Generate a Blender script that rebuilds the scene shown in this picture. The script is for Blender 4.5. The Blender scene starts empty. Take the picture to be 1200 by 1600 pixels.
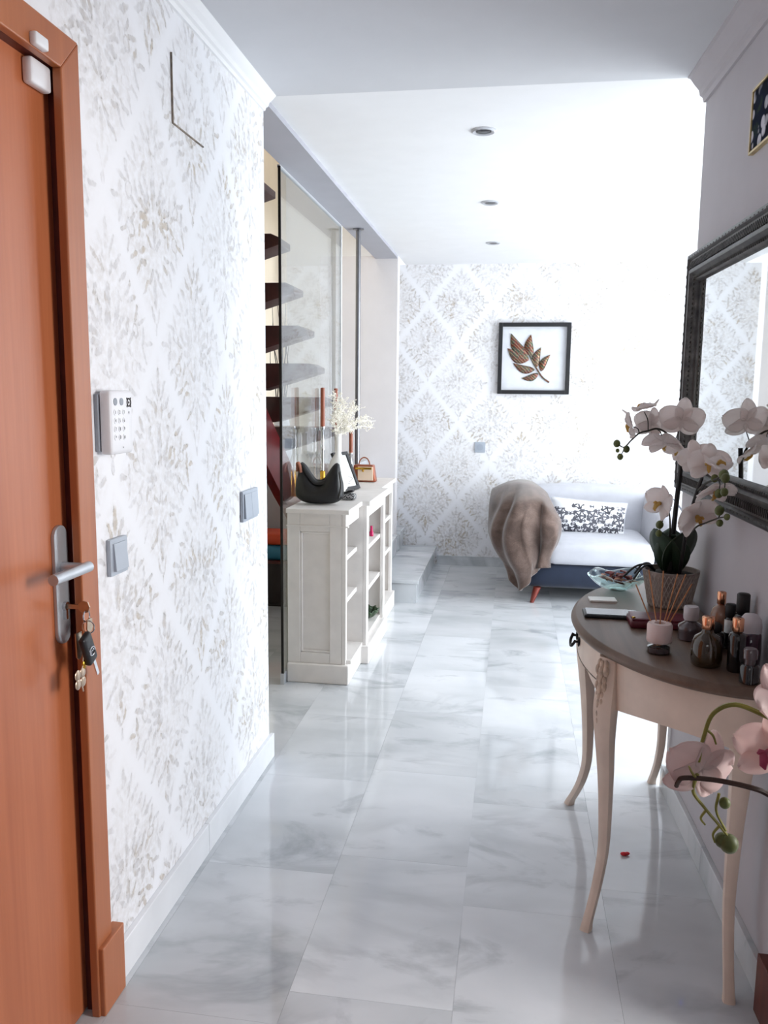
import bpy, bmesh, math, random
from mathutils import Vector, Matrix, Euler
random.seed(7)
PI = math.pi
SC = bpy.context.scene
C = SC.collection

# ------------------------------------------------------------------ camera
def look(yaw, pitch, roll, loc, f_px):
    ya, pi, ro = (math.radians(a) for a in (yaw, pitch, roll))
    f = Vector((-math.sin(ya), math.cos(ya), 0)); r = Vector((math.cos(ya), math.sin(ya), 0)); u = Vector((0, 0, 1))
    f2 = f*math.cos(pi) - u*math.sin(pi); u2 = u*math.cos(pi) + f*math.sin(pi)
    r3 = r*math.cos(ro) + u2*math.sin(ro); u3 = u2*math.cos(ro) - r*math.sin(ro)
    cam = bpy.data.cameras.new('camera'); o = bpy.data.objects.new('camera', cam); C.objects.link(o)
    b = -f2
    o.matrix_world = Matrix(((r3.x, u3.x, b.x, loc[0]), (r3.y, u3.y, b.y, loc[1]), (r3.z, u3.z, b.z, loc[2]), (0, 0, 0, 1)))
    cam.sensor_fit = 'VERTICAL'; cam.sensor_height = 24.0; cam.lens = 24.0*f_px/1600.0
    cam.clip_start = 0.05; cam.clip_end = 100
    SC.camera = o
look(8.77, 8.02, 0.606, (0, 0, 1.45), 1300)

# ------------------------------------------------------------------ world, lights, exposure
SC.view_settings.view_transform = 'Standard'; SC.view_settings.look = 'None'
SC.view_settings.gamma = 1.0; SC.view_settings.use_curve_mapping = False
SC.view_settings.exposure = 0.70
w = bpy.data.worlds.new('sky'); SC.world = w; w.use_nodes = True
w.node_tree.nodes['Background'].inputs[0].default_value = (0.80, 0.90, 1.0, 1)
w.node_tree.nodes['Background'].inputs[1].default_value = 1.0
def area(name, loc, target, sx, sy, power, col):
    l = bpy.data.lights.new(name, 'AREA'); l.shape = 'RECTANGLE'; l.size = sx; l.size_y = sy; l.energy = power; l.color = col
    o = bpy.data.objects.new(name, l); C.objects.link(o); o.location = loc
    o.rotation_euler = (Vector(target) - Vector(loc)).to_track_quat('-Z', 'Y').to_euler(); return o
# daylight entering through the big sliding window of the living room, and through a window added to the unseen side room
area('daylight_living_window', (3.12, 4.88, 1.25), (0, 4.88, 1.15), 3.0, 2.2, 130, (0.93, 0.97, 1.0))
area('daylight_side_room', (2.555, 1.25, 1.45), (0, 1.35, 1.2), 0.9, 1.4, 48, (1.0, 0.98, 0.96))
area('daylight_stairwell', (-1.55, 5.3, 4.955), (-1.55, 5.3, 0), 0.7, 1.5, 14, (1.0, 0.95, 0.88))
area('entry_fill', (-0.1, -1.255, 1.9), (-0.1, 3, 1.0), 1.0, 0.8, 2.5, (0.95, 0.97, 1.0))  # fill lamp added behind the camera

# ------------------------------------------------------------------ materials
def lin(c):
    return tuple((v/255/12.92 if v/255 <= 0.04045 else ((v/255+0.055)/1.055)**2.4) for v in c) + (1,)
MATS = {}
class NT:
    def __init__(s, name):
        s.m = bpy.data.materials.new(name); s.m.use_nodes = True; s.t = s.m.node_tree; s.n = s.t.nodes
        s.b = s.n['Principled BSDF']; MATS[name] = s.m
    def new(s, kind, **kw):
        n = s.n.new(kind)
        for k, v in kw.items(): setattr(n, k, v)
        return n
    def set(s, sock, v):
        if hasattr(v, 'is_output') or isinstance(v, bpy.types.NodeSocket): s.t.links.new(v, sock)
        else: sock.default_value = v
    def math(s, op, a, b=0.0, c=None, clamp=False):
        n = s.new('ShaderNodeMath', operation=op, use_clamp=clamp); s.set(n.inputs[0], a); s.set(n.inputs[1], b)
        if c is not None: s.set(n.inputs[2], c)
        return n.outputs[0]
    def vmath(s, op, a, b=(0, 0, 0)):
        n = s.new('ShaderNodeVectorMath', operation=op); s.set(n.inputs[0], a)
        if op not in ('LENGTH',): s.set(n.inputs[1], b)
        return n.outputs['Value'] if op in ('LENGTH', 'DOT_PRODUCT', 'DISTANCE') else n.outputs[0]
    def coord(s, which='Object'):
        return s.new('ShaderNodeTexCoord').outputs[which]
    def mapping(s, v, loc=(0, 0, 0), rot=(0, 0, 0), scale=(1, 1, 1), vt='POINT'):
        n = s.new('ShaderNodeMapping', vector_type=vt); s.set(n.inputs['Vector'], v)
        n.inputs['Location'].default_value = loc; n.inputs['Rotation'].default_value = rot; n.inputs['Scale'].default_value = scale
        return n.outputs[0]
    def noise(s, v, scale, detail=3, rough=0.5, dist=0.0, out='Fac'):
        n = s.new('ShaderNodeTexNoise'); s.set(n.inputs['Vector'], v)
        n.inputs['Scale'].default_value = scale; n.inputs['Detail'].default_value = detail
        n.inputs['Roughness'].default_value = rough; n.inputs['Distortion'].default_value = dist
        return n.outputs[out]
    def ramp(s, f, stops, interp='LINEAR'):
        n = s.new('ShaderNodeValToRGB'); n.color_ramp.interpolation = interp; e = n.color_ramp.elements
        while len(e) < len(stops): e.new(0.5)
        for i, (p, c) in enumerate(stops):
            e[i].position = p; e[i].color = c if isinstance(c, tuple) else (c, c, c, 1)
        s.set(n.inputs[0], f); return n.outputs[0]
    def mix(s, f, a, b, blend='MIX'):
        n = s.new('ShaderNodeMix', data_type='RGBA', blend_type=blend); s.set(n.inputs[0], f); s.set(n.inputs[6], a); s.set(n.inputs[7], b)
        return n.outputs[2]
    def mapr(s, v, a, b, c=0.0, d=1.0):
        n = s.new('ShaderNodeMapRange'); s.set(n.inputs[0], v); n.inputs[1].default_value = a; n.inputs[2].default_value = b
        n.inputs[3].default_value = c; n.inputs[4].default_value = d; return n.outputs[0]
    def bump(s, h, strength=0.2, dist=0.01):
        n = s.new('ShaderNodeBump'); s.set(n.inputs['Height'], h); n.inputs['Strength'].default_value = strength; n.inputs['Distance'].default_value = dist
        s.t.links.new(n.outputs[0], s.b.inputs['Normal'])
    def P(s, **kw):
        names = dict(col='Base Color', rough='Roughness', metal='Metallic', spec='Specular IOR Level', trans='Transmission Weight', ior='IOR',
                     sheen='Sheen Weight', sheenr='Sheen Roughness', coat='Coat Weight', emit='Emission Color', emits='Emission Strength', alpha='Alpha', sss='Subsurface Weight')
        for k, v in kw.items(): s.set(s.b.inputs[names[k]], v)
        return s
def simple(name, rgb, rough=0.5, metal=0.0, var=0.06, vscale=8.0, bump=0.0, bscale=60.0, **kw):
    """plain procedural material with a little tonal variation and optional fine relief"""
    s = NT(name); co = s.coord(); n = s.noise(co, vscale, 4)
    base = lin(rgb); d = tuple(max(0, v*(1-var*1.6)) for v in base[:3]) + (1,); l = tuple(min(1, v*(1+var)) for v in base[:3]) + (1,)
    s.P(col=s.ramp(n, [(0.3, d), (0.7, l)]), rough=rough, metal=metal, **kw)
    if bump: s.bump(s.noise(co, bscale, 2), bump, 0.004)
    return s.m
simple('plaster', (243, 243, 245), 0.85, var=0.01, bump=0.05)
simple('wall_paint', (226, 222, 224), 0.8, var=0.015, bump=0.06)
simple('lilac_paint', (196, 192, 197), 0.8, var=0.015, bump=0.06)
simple('hall_ceiling_shaded', (216, 217, 221), 0.85, var=0.01, bump=0.05)  # greyer than the living room ceiling: the hall's shade put into the colour
simple('beam_shaded', (176, 176, 184), 0.8, var=0.015)  # shade on the beam's underside, put into its colour
simple('cream_paint', (240, 228, 208), 0.85, var=0.02)
simple('trim_white', (244, 244, 246), 0.45, var=0.01)
simple('cab_paint', (234, 229, 225), 0.5, var=0.03, vscale=14)
simple('mahogany', (92, 34, 28), 0.4, var=0.2, vscale=20)
simple('stair_wood', (62, 26, 25), 0.4, var=0.2, vscale=12)
simple('stringer_red', (104, 22, 26), 0.4, var=0.15, vscale=10)
simple('steel', (196, 200, 206), 0.38, 0.55, var=0.03, vscale=40)
simple('chrome', (205, 205, 208), 0.12, 1.0, var=0.02)
simple('nickel', (178, 160, 140), 0.3, 1.0, var=0.08, vscale=60)
simple('white_plastic', (240, 240, 244), 0.35, var=0.01)
simple('grey_plastic', (166, 174, 188), 0.4, var=0.02)
simple('silver_plastic', (178, 186, 198), 0.35, var=0.02)
simple('dark_plastic', (30, 30, 33), 0.4, var=0.05)
simple('key_grey', (150, 156, 166), 0.5, var=0.05)
simple('black_rubber', (24, 24, 26), 0.55, var=0.05)
simple('lamp_metal', (205, 206, 210), 0.3, 0.6, var=0.02)
simple('lamp_dark', (60, 60, 64), 0.3, var=0.02)
simple('seam_dirt', (140, 128, 116), 0.9, var=0.35, vscale=40)
simple('black_leather', (9, 9, 12), 0.42, var=0.15, vscale=25, bump=0.12, bscale=140)
simple('tan_leather', (150, 88, 60), 0.5, var=0.12, vscale=25)
simple('copper_leather', (156, 84, 56), 0.32, 0.35, var=0.1, vscale=25)
simple('pale_leather', (238, 214, 190), 0.45, var=0.05)
simple('copper_wax', (150, 78, 52), 0.42, var=0.1, vscale=30)
simple('gold', (206, 160, 66), 0.25, 1.0, var=0.08, vscale=40)
simple('rose_gold', (232, 168, 132), 0.2, 1.0, var=0.05, vscale=40)
simple('black_wood', (26, 26, 30), 0.4, var=0.1)
simple('paper', (240, 240, 238), 0.8, var=0.02)
simple('ink', (60, 56, 56), 0.7, var=0.1)
simple('ceramic_white', (242, 240, 236), 0.25, var=0.02)
simple('dried_white', (250, 244, 232), 0.8, var=0.06, vscale=60)
simple('pink_polish', (200, 20, 92), 0.15, var=0.04)
simple('leaf_plate', (58, 84, 54), 0.35, var=0.35, vscale=25)
simple('plate_edge', (208, 220, 214), 0.35, var=0.05)
simple('toy_orange', (226, 78, 36), 0.45, var=0.05)
simple('toy_teal', (40, 120, 150), 0.45, var=0.05)
simple('dark_box', (44, 34, 34), 0.6, var=0.15)
simple('twig', (58, 50, 48), 0.8, var=0.2, vscale=30)
simple('grey_panel', (196, 198, 204), 0.7, var=0.02)
simple('sofa_cloth', (196, 197, 205), 0.85, var=0.04, vscale=12, bump=0.15, bscale=400, sheen=0.2)
simple('sofa_navy', (27, 38, 60), 0.85, var=0.08, vscale=16, bump=0.15, bscale=400, sheen=0.2)
simple('sofa_leg', (118, 42, 30), 0.35, var=0.12, vscale=30)
simple('button_cloth', (190, 192, 200), 0.8, var=0.04)
simple('card', (246, 244, 240), 0.6, var=0.01)
simple('phone_case', (26, 26, 30), 0.35, var=0.05)
simple('phone_glass', (96, 100, 108), 0.08, var=0.03)
simple('wallet', (96, 30, 44), 0.38, var=0.15, vscale=30)
simple('reed', (186, 128, 86), 0.7, var=0.12, vscale=40)
simple('pink_ceramic', (226, 204, 200), 0.5, var=0.03)
simple('frost_cap', (206, 200, 204), 0.5, var=0.03)
simple('stone_pot', (150, 138, 132), 0.8, var=0.08, vscale=30)
simple('soil', (34, 28, 24), 0.95, var=0.3, vscale=60)
simple('orchid_leaf', (34, 54, 36), 0.38, var=0.2, vscale=10)
simple('orchid_stem', (44, 40, 30), 0.6, var=0.2, vscale=30)
simple('stake', (24, 22, 22), 0.5, var=0.1)
simple('bud', (92, 100, 50), 0.5, var=0.25, vscale=40)
simple('green_stem', (142, 136, 60), 0.5, var=0.2, vscale=40)
simple('brown_stem', (66, 44, 34), 0.55, var=0.2, vscale=40)
simple('iron', (22, 20, 20), 0.5, 0.4, var=0.1)
simple('red_bit', (214, 40, 52), 0.4, var=0.05)
simple('gold_frame', (206, 184, 132), 0.4, 0.4, var=0.15, vscale=40)
simple('window_white', (236, 238, 240), 0.4, var=0.01)
simple('clover', (188, 166, 146), 0.3, 0.7, var=0.12, vscale=60)
simple('art_mat', (232, 234, 240), 0.75, var=0.04, vscale=14)
simple('potpourri_red', (120, 44, 44), 0.7, var=0.35, vscale=50)
simple('potpourri_tan', (196, 140, 116), 0.7, var=0.25, vscale=50)
simple('carving', (204, 180, 160), 0.5, var=0.2, vscale=60)
simple('table_paint', (226, 206, 190), 0.48, var=0.05, vscale=14)
simple('stand_wood', (110, 78, 56), 0.5, var=0.15)
simple('marble_white', (240, 241, 245), 0.14, var=0.05, vscale=5)
simple('pole_steel', (132, 132, 136), 0.34, 1.0, var=0.03)
simple('rib_stone', (184, 172, 164), 0.75, var=0.05)

def emission(name, rgb, strength):
    s = NT(name); s.P(col=lin(rgb), emit=lin(rgb), emits=strength); return s.m
emission('led_blue', (90, 110, 255), 3.0)

def thin_glass(name, tint, ior=1.5, rough=0.0):
    s = NT(name); n = s.n; n.remove(s.b)
    tr = s.new('ShaderNodeBsdfTransparent'); tr.inputs[0].default_value = tint
    gl = s.new('ShaderNodeBsdfGlossy'); gl.inputs['Roughness'].default_value = rough; gl.inputs[0].default_value = (1, 1, 1, 1)
    ge = s.new('ShaderNodeNewGeometry'); cs_ = s.math('ABSOLUTE', s.vmath('DOT_PRODUCT', ge.outputs['Incoming'], ge.outputs['Normal']))
    f0 = ((ior-1)/(ior+1))**2; fr = s.math('ADD', f0, s.math('MULTIPLY', s.math('POWER', s.math('SUBTRACT', 1.0, cs_, clamp=True), 5.0), 1-f0))
    mx = s.new('ShaderNodeMixShader'); s.t.links.new(fr, mx.inputs[0]); s.t.links.new(tr.outputs[0], mx.inputs[1]); s.t.links.new(gl.outputs[0], mx.inputs[2])
    s.t.links.new(mx.outputs[0], n['Material Output'].inputs[0]); return s.m
thin_glass('screen_glass', (0.92, 0.94, 0.93, 1), 1.55)
thin_glass('pane_glass', (0.97, 0.98, 0.98, 1))
thin_glass('clear_glass', (0.93, 0.95, 0.95, 1))
thin_glass('aqua_glass', (0.86, 0.945, 0.935, 1), 1.6, 0.05)
thin_glass('frame_glass', (1, 1, 1, 1), 1.2)
def tinted(name, rgb, rough=0.05):
    s = NT(name); s.P(col=lin(rgb), rough=rough, coat=0.6); s.P(col=s.ramp(s.noise(s.coord(), 12, 2), [(0.3, tuple(v*0.8 for v in lin(rgb)[:3])+(1,)), (0.7, lin(rgb))])); return s.m
tinted('amber_glass', (58, 44, 26)); tinted('dark_glass', (26, 26, 28)); tinted('purple_glass', (62, 34, 52)); tinted('smoke_glass', (84, 72, 76)); tinted('peach_glass', (150, 108, 86))
def mirror_mat():
    s = NT('mirror_glass'); s.P(col=(0.93, 0.96, 0.96, 1), metal=1.0, rough=0.015); return s.m
mirror_mat()

def wood(name, dark, light, rough, axis='Z', scale=1.0, coat=0.0):
    s = NT(name); sc = {'Z': (14, 14, 0.7), 'Y': (14, 0.7, 14), 'X': (0.7, 14, 14)}[axis]
    v = s.mapping(s.coord(), scale=tuple(a*scale for a in sc))
    n = s.noise(v, 1.0, 5, 0.6, 0.6); f = s.noise(s.mapping(v, scale=(6, 6, 6)), 1.0, 2)
    n2 = s.math('ADD', s.math('MULTIPLY', n, 0.8), s.math('MULTIPLY', f, 0.2))
    s.P(col=s.ramp(n2, [(0.3, lin(dark)), (0.7, lin(light))]), rough=rough, coat=coat); s.bump(f, 0.03, 0.002); return s.m
wood('door_wood', (176, 98, 60), (200, 120, 80), 0.34)
wood('casing_wood', (162, 94, 58), (188, 114, 72), 0.36)
wood('table_top_wood', (84, 66, 54), (116, 92, 76), 0.42, 'Y')
wood('side_door_wood', (74, 34, 26), (104, 50, 38), 0.4)

def marble(name, per_object=True):
    s = NT(name); co = s.coord()
    if per_object:
        oi = s.new('ShaderNodeObjectInfo'); cmb = s.new('ShaderNodeCombineXYZ')
        s.t.links.new(s.math('MULTIPLY', oi.outputs['Random'], 37.0), cmb.inputs[0]); s.t.links.new(s.math('MULTIPLY', oi.outputs['Random'], 91.0), cmb.inputs[1])
        co = s.vmath('ADD', co, cmb.outputs[0])
        tone = s.mapr(oi.outputs['Random'], 0, 1, 0.90, 1.06)
    v = s.mapping(co, rot=(0, 0, -0.35), scale=(1.0, 2.0, 1.0))
    cloud = s.noise(v, 1.5, 4, 0.5, 0.3)
    vein = s.noise(v, 1.3, 5, 0.55, 0.9)
    ridge = s.math('SUBTRACT', 1.0, s.math('MULTIPLY', s.math('ABSOLUTE', s.math('SUBTRACT', vein, 0.5)), 14.0), clamp=True)
    mask = s.mapr(s.noise(v, 1.1, 2), 0.48, 0.70)
    dark = s.math('MULTIPLY', ridge, mask)
    base = s.ramp(cloud, [(0.28, lin((192, 196, 200))), (0.5, lin((212, 215, 219))), (0.72, lin((226, 228, 232)))])
    col = s.mix(s.math('MULTIPLY', dark, 0.45), base, lin((130, 136, 142)))
    blot = s.mapr(s.noise(v, 2.3, 6, 0.62, 0.6), 0.56, 0.72, 0, 0.62)
    col = s.mix(blot, col, lin((140, 146, 152)))
    if per_object:
        col = s.mix(1.0, col, s.ramp(tone, [(0.0, 0.0), (1.0, 1.0)]), 'MULTIPLY')
    s.P(col=col, rough=0.075, spec=0.55)
    return s.m
marble('marble_tile'); marble('marble_slab', False)

# damask wallpaper: a node group draws one motif (mirrored in x), placed on a half-drop lattice
def damask_group():
    g = bpy.data.node_groups.new('damask_motif', 'ShaderNodeTree')
    g.interface.new_socket('Vector', in_out='INPUT', socket_type='NodeSocketVector'); g.interface.new_socket('Fac', in_out='OUTPUT', socket_type='NodeSocketFloat')
    N = g.nodes; L = g.links; gi = N.new('NodeGroupInput'); go = N.new('NodeGroupOutput')
    acc = [None]
    def src():                           # chains each shape to the one before, so that few values are alive at a time
        if acc[0] is None: return gi.outputs[0]
        n = N.new('ShaderNodeVectorMath'); n.operation = 'MULTIPLY_ADD'; L.new(acc[0], n.inputs[0]); n.inputs[1].default_value = (1e-9, 1e-9, 0); L.new(gi.outputs[0], n.inputs[2]); return n.outputs[0]
    def m(op, a, b):
        n = N.new('ShaderNodeMath'); n.operation = op
        for i, v in enumerate((a, b)):
            if isinstance(v, (int, float)): n.inputs[i].default_value = v
            else: L.new(v, n.inputs[i])
        return n.outputs[0]
    def add(v): acc[0] = v if acc[0] is None else m('MINIMUM', acc[0], v)
    def leaf(x, y, ang, l, wd):          # distance, 1 at the outline
        mp = N.new('ShaderNodeMapping'); mp.vector_type = 'TEXTURE'; mp.inputs['Location'].default_value = (x, y, 0)
        mp.inputs['Rotation'].default_value = (0, 0, math.radians(ang)); mp.inputs['Scale'].default_value = (l, wd, 1); L.new(src(), mp.inputs['Vector'])
        ln = N.new('ShaderNodeVectorMath'); ln.operation = 'LENGTH'; L.new(mp.outputs[0], ln.inputs[0]); add(ln.outputs['Value'])
    def ring(x, y, r, th):
        d = N.new('ShaderNodeVectorMath'); d.operation = 'DISTANCE'; L.new(src(), d.inputs[0]); d.inputs[1].default_value = (x, y, 0)
        add(m('DIVIDE', m('ABSOLUTE', m('SUBTRACT', d.outputs['Value'], r), 0), th))
    # palmette in the centre
    leaf(0, .060, 90, .050, .011)
    for a, l in ((66, .056), (44, .052), (20, .046), (-6, .040), (-32, .034)):
        c, s_ = math.cos(math.radians(a)), math.sin(math.radians(a)); leaf(.010+c*l*1.05, -.006+s_*l*1.05, a, l*.62, .0085)
    leaf(0, -.045, 90, .03, .008); leaf(.022, -.062, 40, .022, .006)
    # crown and pendant
    leaf(0, .200, 90, .032, .008); leaf(.022, .180, 62, .026, .0065); leaf(.044, .156, 42, .024, .006); leaf(.018, .138, 72, .02, .006); leaf(.066, .130, 28, .022, .006)
    leaf(0, -.165, 90, .036, .008); leaf(.020, -.135, -56, .026, .0065); leaf(.014, -.215, 70, .022, .005); leaf(.044, -.158, -40, .022, .006); leaf(0, -.25, 90, .016, .005)
    # acanthus leaves that follow the ogee outline
    for x, y, a, l in ((.088, .108, 62, .022), (.108, .090, 25, .022), (.122, .062, 68, .022), (.146, .046, 20, .022), (.155, .014, 80, .022), (.180, .004, 8, .018),
                       (.158, -.024, -72, .022), (.140, -.052, -24, .022), (.122, -.078, -66, .022), (.100, -.100, -30, .022), (.080, -.124, -60, .022), (.058, -.108, -10, .016),
                       (.084, .036, 80, .018), (.100, .010, 30, .018), (.098, -.022, -40, .018), (.072, -.045, -75, .018), (.062, -.085, -20, .016), (.05, .09, 120, .016)):
        leaf(x, y, a, l, .0062)
    ring(.118, .026, .013, .0026); ring(.112, -.048, .014, .0026)
    L.new(acc[0], go.inputs[0]); return g
DG = damask_group()
def wallpaper(name, axis, u0=0.0, v0=0.0, light=(246, 246, 250), ground=0.75, ink=0.7):
    s = NT(name); sep = s.new('ShaderNodeSeparateXYZ'); s.t.links.new(s.coord(), sep.inputs[0])
    U, V = sep.outputs[axis], sep.outputs['Z']; PW, PH = .53, .66
    wob = s.noise(s.coord(), 26, 2, 0.5, 0, 'Color')
    a = s.math('ABSOLUTE', s.math('MULTIPLY', s.math('SUBTRACT', s.math('FRACT', s.math('DIVIDE', s.math('ADD', U, u0), PW)), 0.5), PW))
    b = s.math('MULTIPLY', s.math('SUBTRACT', s.math('FRACT', s.math('DIVIDE', s.math('ADD', V, v0), PH)), 0.5), PH)
    sw = s.math('GREATER_THAN', s.math('ADD', s.math('DIVIDE', a, PW), s.math('DIVIDE', s.math('ABSOLUTE', b), PH)), 0.5)
    a2 = s.math('ABSOLUTE', s.math('SUBTRACT', s.math('MULTIPLY', sw, PW/2), a))
    b2 = s.math('SUBTRACT', b, s.math('MULTIPLY', s.math('MULTIPLY', s.math('SIGN', b), sw), PH/2))
    c = s.new('ShaderNodeCombineXYZ'); s.t.links.new(a2, c.inputs[0]); s.t.links.new(b2, c.inputs[1])
    wv = s.vmath('MULTIPLY', s.vmath('SUBTRACT', wob, (0.5, 0.5, 0.5)), (0.030, 0.030, 0))
    g = s.new('ShaderNodeGroup'); g.node_tree = DG; s.t.links.new(s.vmath('MULTIPLY', s.vmath('ADD', c.outputs[0], wv), (0.85, 0.85, 1)), g.inputs[0]); d = g.outputs[0]
    fill = s.mapr(d, 1.15, 0.75)                     # inside the leaf
    dia = s.math('ADD', s.math('DIVIDE', a2, PW/2), s.math('DIVIDE', s.math('ABSOLUTE', b2), PH/2))
    co = s.coord(); big = s.noise(co, 7, 4, 0.65); lace = s.noise(co, 55, 3, 0.65)
    worn = s.mapr(big, 0.38, 0.64)
    halo = s.math('MULTIPLY', s.mapr(dia, 0.97, 0.70, 0, ground), s.math('MULTIPLY', s.mapr(lace, 0.36, 0.60), s.math('ADD', s.math('MULTIPLY', worn, 0.55), 0.35)))
    tone = s.ramp(big, [(0.36, lin((168, 156, 144))), (0.5, lin((178, 176, 180))), (0.66, lin((186, 170, 148)))])
    f1 = s.math('MULTIPLY', fill, s.math('MULTIPLY', s.math('ADD', s.math('MULTIPLY', worn, ink), 0.15), s.mapr(lace, 0.3, 0.55, 0.35, 0.85)))
    edge = s.math('MULTIPLY', s.math('MULTIPLY', s.mapr(s.math('ABSOLUTE', s.math('SUBTRACT', d, 0.95)), 0.25, 0.0), worn), s.mapr(lace, 0.52, 0.64))
    col = s.mix(halo, lin(light), lin((206, 200, 196)))
    col = s.mix(f1, col, tone); col = s.mix(s.math('MULTIPLY', edge, 0.8), col, lin((112, 106, 102)))
    s.P(col=col, rough=s.math('SUBTRACT', 0.72, s.math('MULTIPLY', f1, 0.25)))
    return s.m
wallpaper('damask_left', 'Y', u0=0.02, v0=0.08, ground=0.55, ink=0.68)
wallpaper('damask_far', 'X', u0=0.20, v0=0.10, ground=0.85, ink=0.75)

def floral_print():
    s = NT('floral_print'); sep = s.new('ShaderNodeSeparateXYZ'); co = s.coord(); s.t.links.new(co, sep.inputs[0])
    c2 = s.new('ShaderNodeCombineXYZ'); s.t.links.new(sep.outputs[0], c2.inputs[0]); s.t.links.new(sep.outputs[2], c2.inputs[1])
    def layer(scale, k, rad, seedoff):
        v = s.mapping(c2.outputs[0], loc=(seedoff, seedoff*.7, 0), scale=(scale, scale, 1))
        vo = s.new('ShaderNodeTexVoronoi', voronoi_dimensions='2D'); s.t.links.new(v, vo.inputs['Vector']); vo.inputs['Scale'].default_value = 1.0; vo.inputs['Randomness'].default_value = 0.7
        dv = s.vmath('SUBTRACT', v, vo.outputs['Position']); sp = s.new('ShaderNodeSeparateXYZ'); s.t.links.new(dv, sp.inputs[0])
        ang = s.math('ARCTAN2', sp.outputs[1], sp.outputs[0]); r = s.vmath('LENGTH', dv)
        lim = s.math('ADD', rad, s.math('MULTIPLY', s.math('COSINE', s.math('MULTIPLY', ang, k)), rad*0.22))
        q = s.math('DIVIDE', r, lim)
        rings = s.math('GREATER_THAN', s.math('ADD', s.math('SINE', s.math('MULTIPLY', q, 8.5)), s.math('COSINE', s.math('MULTIPLY', ang, k))), -0.35)
        return s.math('MULTIPLY', s.math('LESS_THAN', q, 1.0), rings), vo.outputs['Color']
    a, ca = layer(9.5, 5.0, 0.44, 3.3); b, cb = layer(24.0, 2.0, 0.4, 9.1)
    sa = s.new('ShaderNodeSeparateColor'); s.t.links.new(ca, sa.inputs[0]); sb = s.new('ShaderNodeSeparateColor'); s.t.links.new(cb, sb.inputs[0])
    h = s.mapr(sep.outputs[2], -0.02, 0.10, -0.1, 0.9)    # flowers thin out towards the top of the cover
    ma = s.math('MULTIPLY', a, s.math('GREATER_THAN', sa.outputs[0], h)); mb = s.math('MULTIPLY', b, s.math('GREATER_THAN', sb.outputs[0], s.math('ADD', h, 0.12)))
    f = s.math('MAXIMUM', ma, mb)
    g = s.mix(sa.outputs[1], lin((64, 64, 72)), lin((120, 120, 130)))
    s.P(col=s.mix(f, lin((240, 240, 242)), g), rough=0.8); s.bump(s.noise(co, 400, 2), 0.1, 0.002); return s.m
floral_print()
def metallic_leaf():
    s = NT('art_leaf'); co = s.coord(); n = s.noise(co, 20, 4, 0.6, 0.8); wv = s.new('ShaderNodeTexWave'); s.t.links.new(s.mapping(co, rot=(0, .8, 0)), wv.inputs['Vector'])
    wv.inputs['Scale'].default_value = 16; wv.inputs['Distortion'].default_value = 4
    c = s.ramp(n, [(0.40, lin((62, 70, 46))), (0.46, lin((124, 66, 40))), (0.51, lin((112, 32, 38))), (0.56, lin((56, 92, 80))), (0.62, lin((112, 88, 60)))])
    s.P(col=s.mix(s.mapr(wv.outputs[0], 0.8, 1.0, 0, 0.5), c, lin((214, 190, 150))), rough=0.32, metal=0.45); return s.m
metallic_leaf()
def painting():
    s = NT('flower_painting'); co = s.coord(); vo = s.new('ShaderNodeTexVoronoi'); s.t.links.new(co, vo.inputs['Vector']); vo.inputs['Scale'].default_value = 26
    f = s.mapr(vo.outputs['Distance'], 0.46, 0.36); n = s.mapr(s.noise(co, 9, 2), 0.44, 0.54)
    base = s.ramp(s.noise(co, 12, 4, 0.6, 1), [(0.35, lin((8, 9, 14))), (0.58, lin((16, 26, 50))), (0.7, lin((40, 56, 46)))])
    s.P(col=s.mix(s.math('MULTIPLY', f, n), base, lin((210, 210, 218))), rough=0.85, spec=0.1); return s.m
painting()
def petal(name, outer, inner):
    s = NT(name); n = s.noise(s.coord(), 22, 3)
    s.P(col=s.ramp(n, [(0.35, lin(inner)), (0.62, lin(outer))]), rough=0.6, sheen=0.2)
    tl = s.new('ShaderNodeBsdfTranslucent'); tl.inputs[0].default_value = lin(outer); mx = s.new('ShaderNodeMixShader'); mx.inputs[0].default_value = 0.5
    s.t.links.new(s.b.outputs[0], mx.inputs[1]); s.t.links.new(tl.outputs[0], mx.inputs[2]); s.t.links.new(mx.outputs[0], s.n['Material Output'].inputs[0]); return s.m
petal('petal_white', (252, 246, 244), (246, 234, 230)); petal('petal_pink', (240, 222, 218), (234, 206, 204)); petal('lip_yellow', (226, 196, 120), (214, 168, 90)); petal('lip_pink', (206, 110, 140), (190, 84, 120))
def throw_fur():
    s = NT('throw_fur'); co = s.coord(); n = s.noise(co, 9, 3, 0.6, 0.5); f = s.noise(co, 160, 3, 0.7)
    s.P(col=s.ramp(s.math('ADD', s.math('MULTIPLY', n, 0.75), s.math('MULTIPLY', f, 0.25)), [(0.32, lin((70, 54, 48))), (0.52, lin((98, 80, 72))), (0.7, lin((126, 106, 98)))]), rough=0.9, sheen=0.6, sheenr=0.35)
    s.bump(f, 0.5, 0.006); return s.m
throw_fur()
def mirror_frame():
    s = NT('mirror_frame'); co = s.coord(); n = s.noise(co, 30, 4, 0.6)
    s.P(col=s.ramp(n, [(0.3, lin((34, 32, 32))), (0.65, lin((74, 70, 68))), (0.85, lin((120, 114, 108)))]), rough=0.4, metal=0.35); return s.m
mirror_frame()
def speckle():
    s = NT('speckle'); vo = s.new('ShaderNodeTexVoronoi'); s.t.links.new(s.coord(), vo.inputs['Vector']); vo.inputs['Scale'].default_value = 260
    s.P(col=s.ramp(vo.outputs['Distance'], [(0.32, lin((226, 226, 226))), (0.5, lin((22, 22, 24)))]), rough=0.5); return s.m
speckle()
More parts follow.
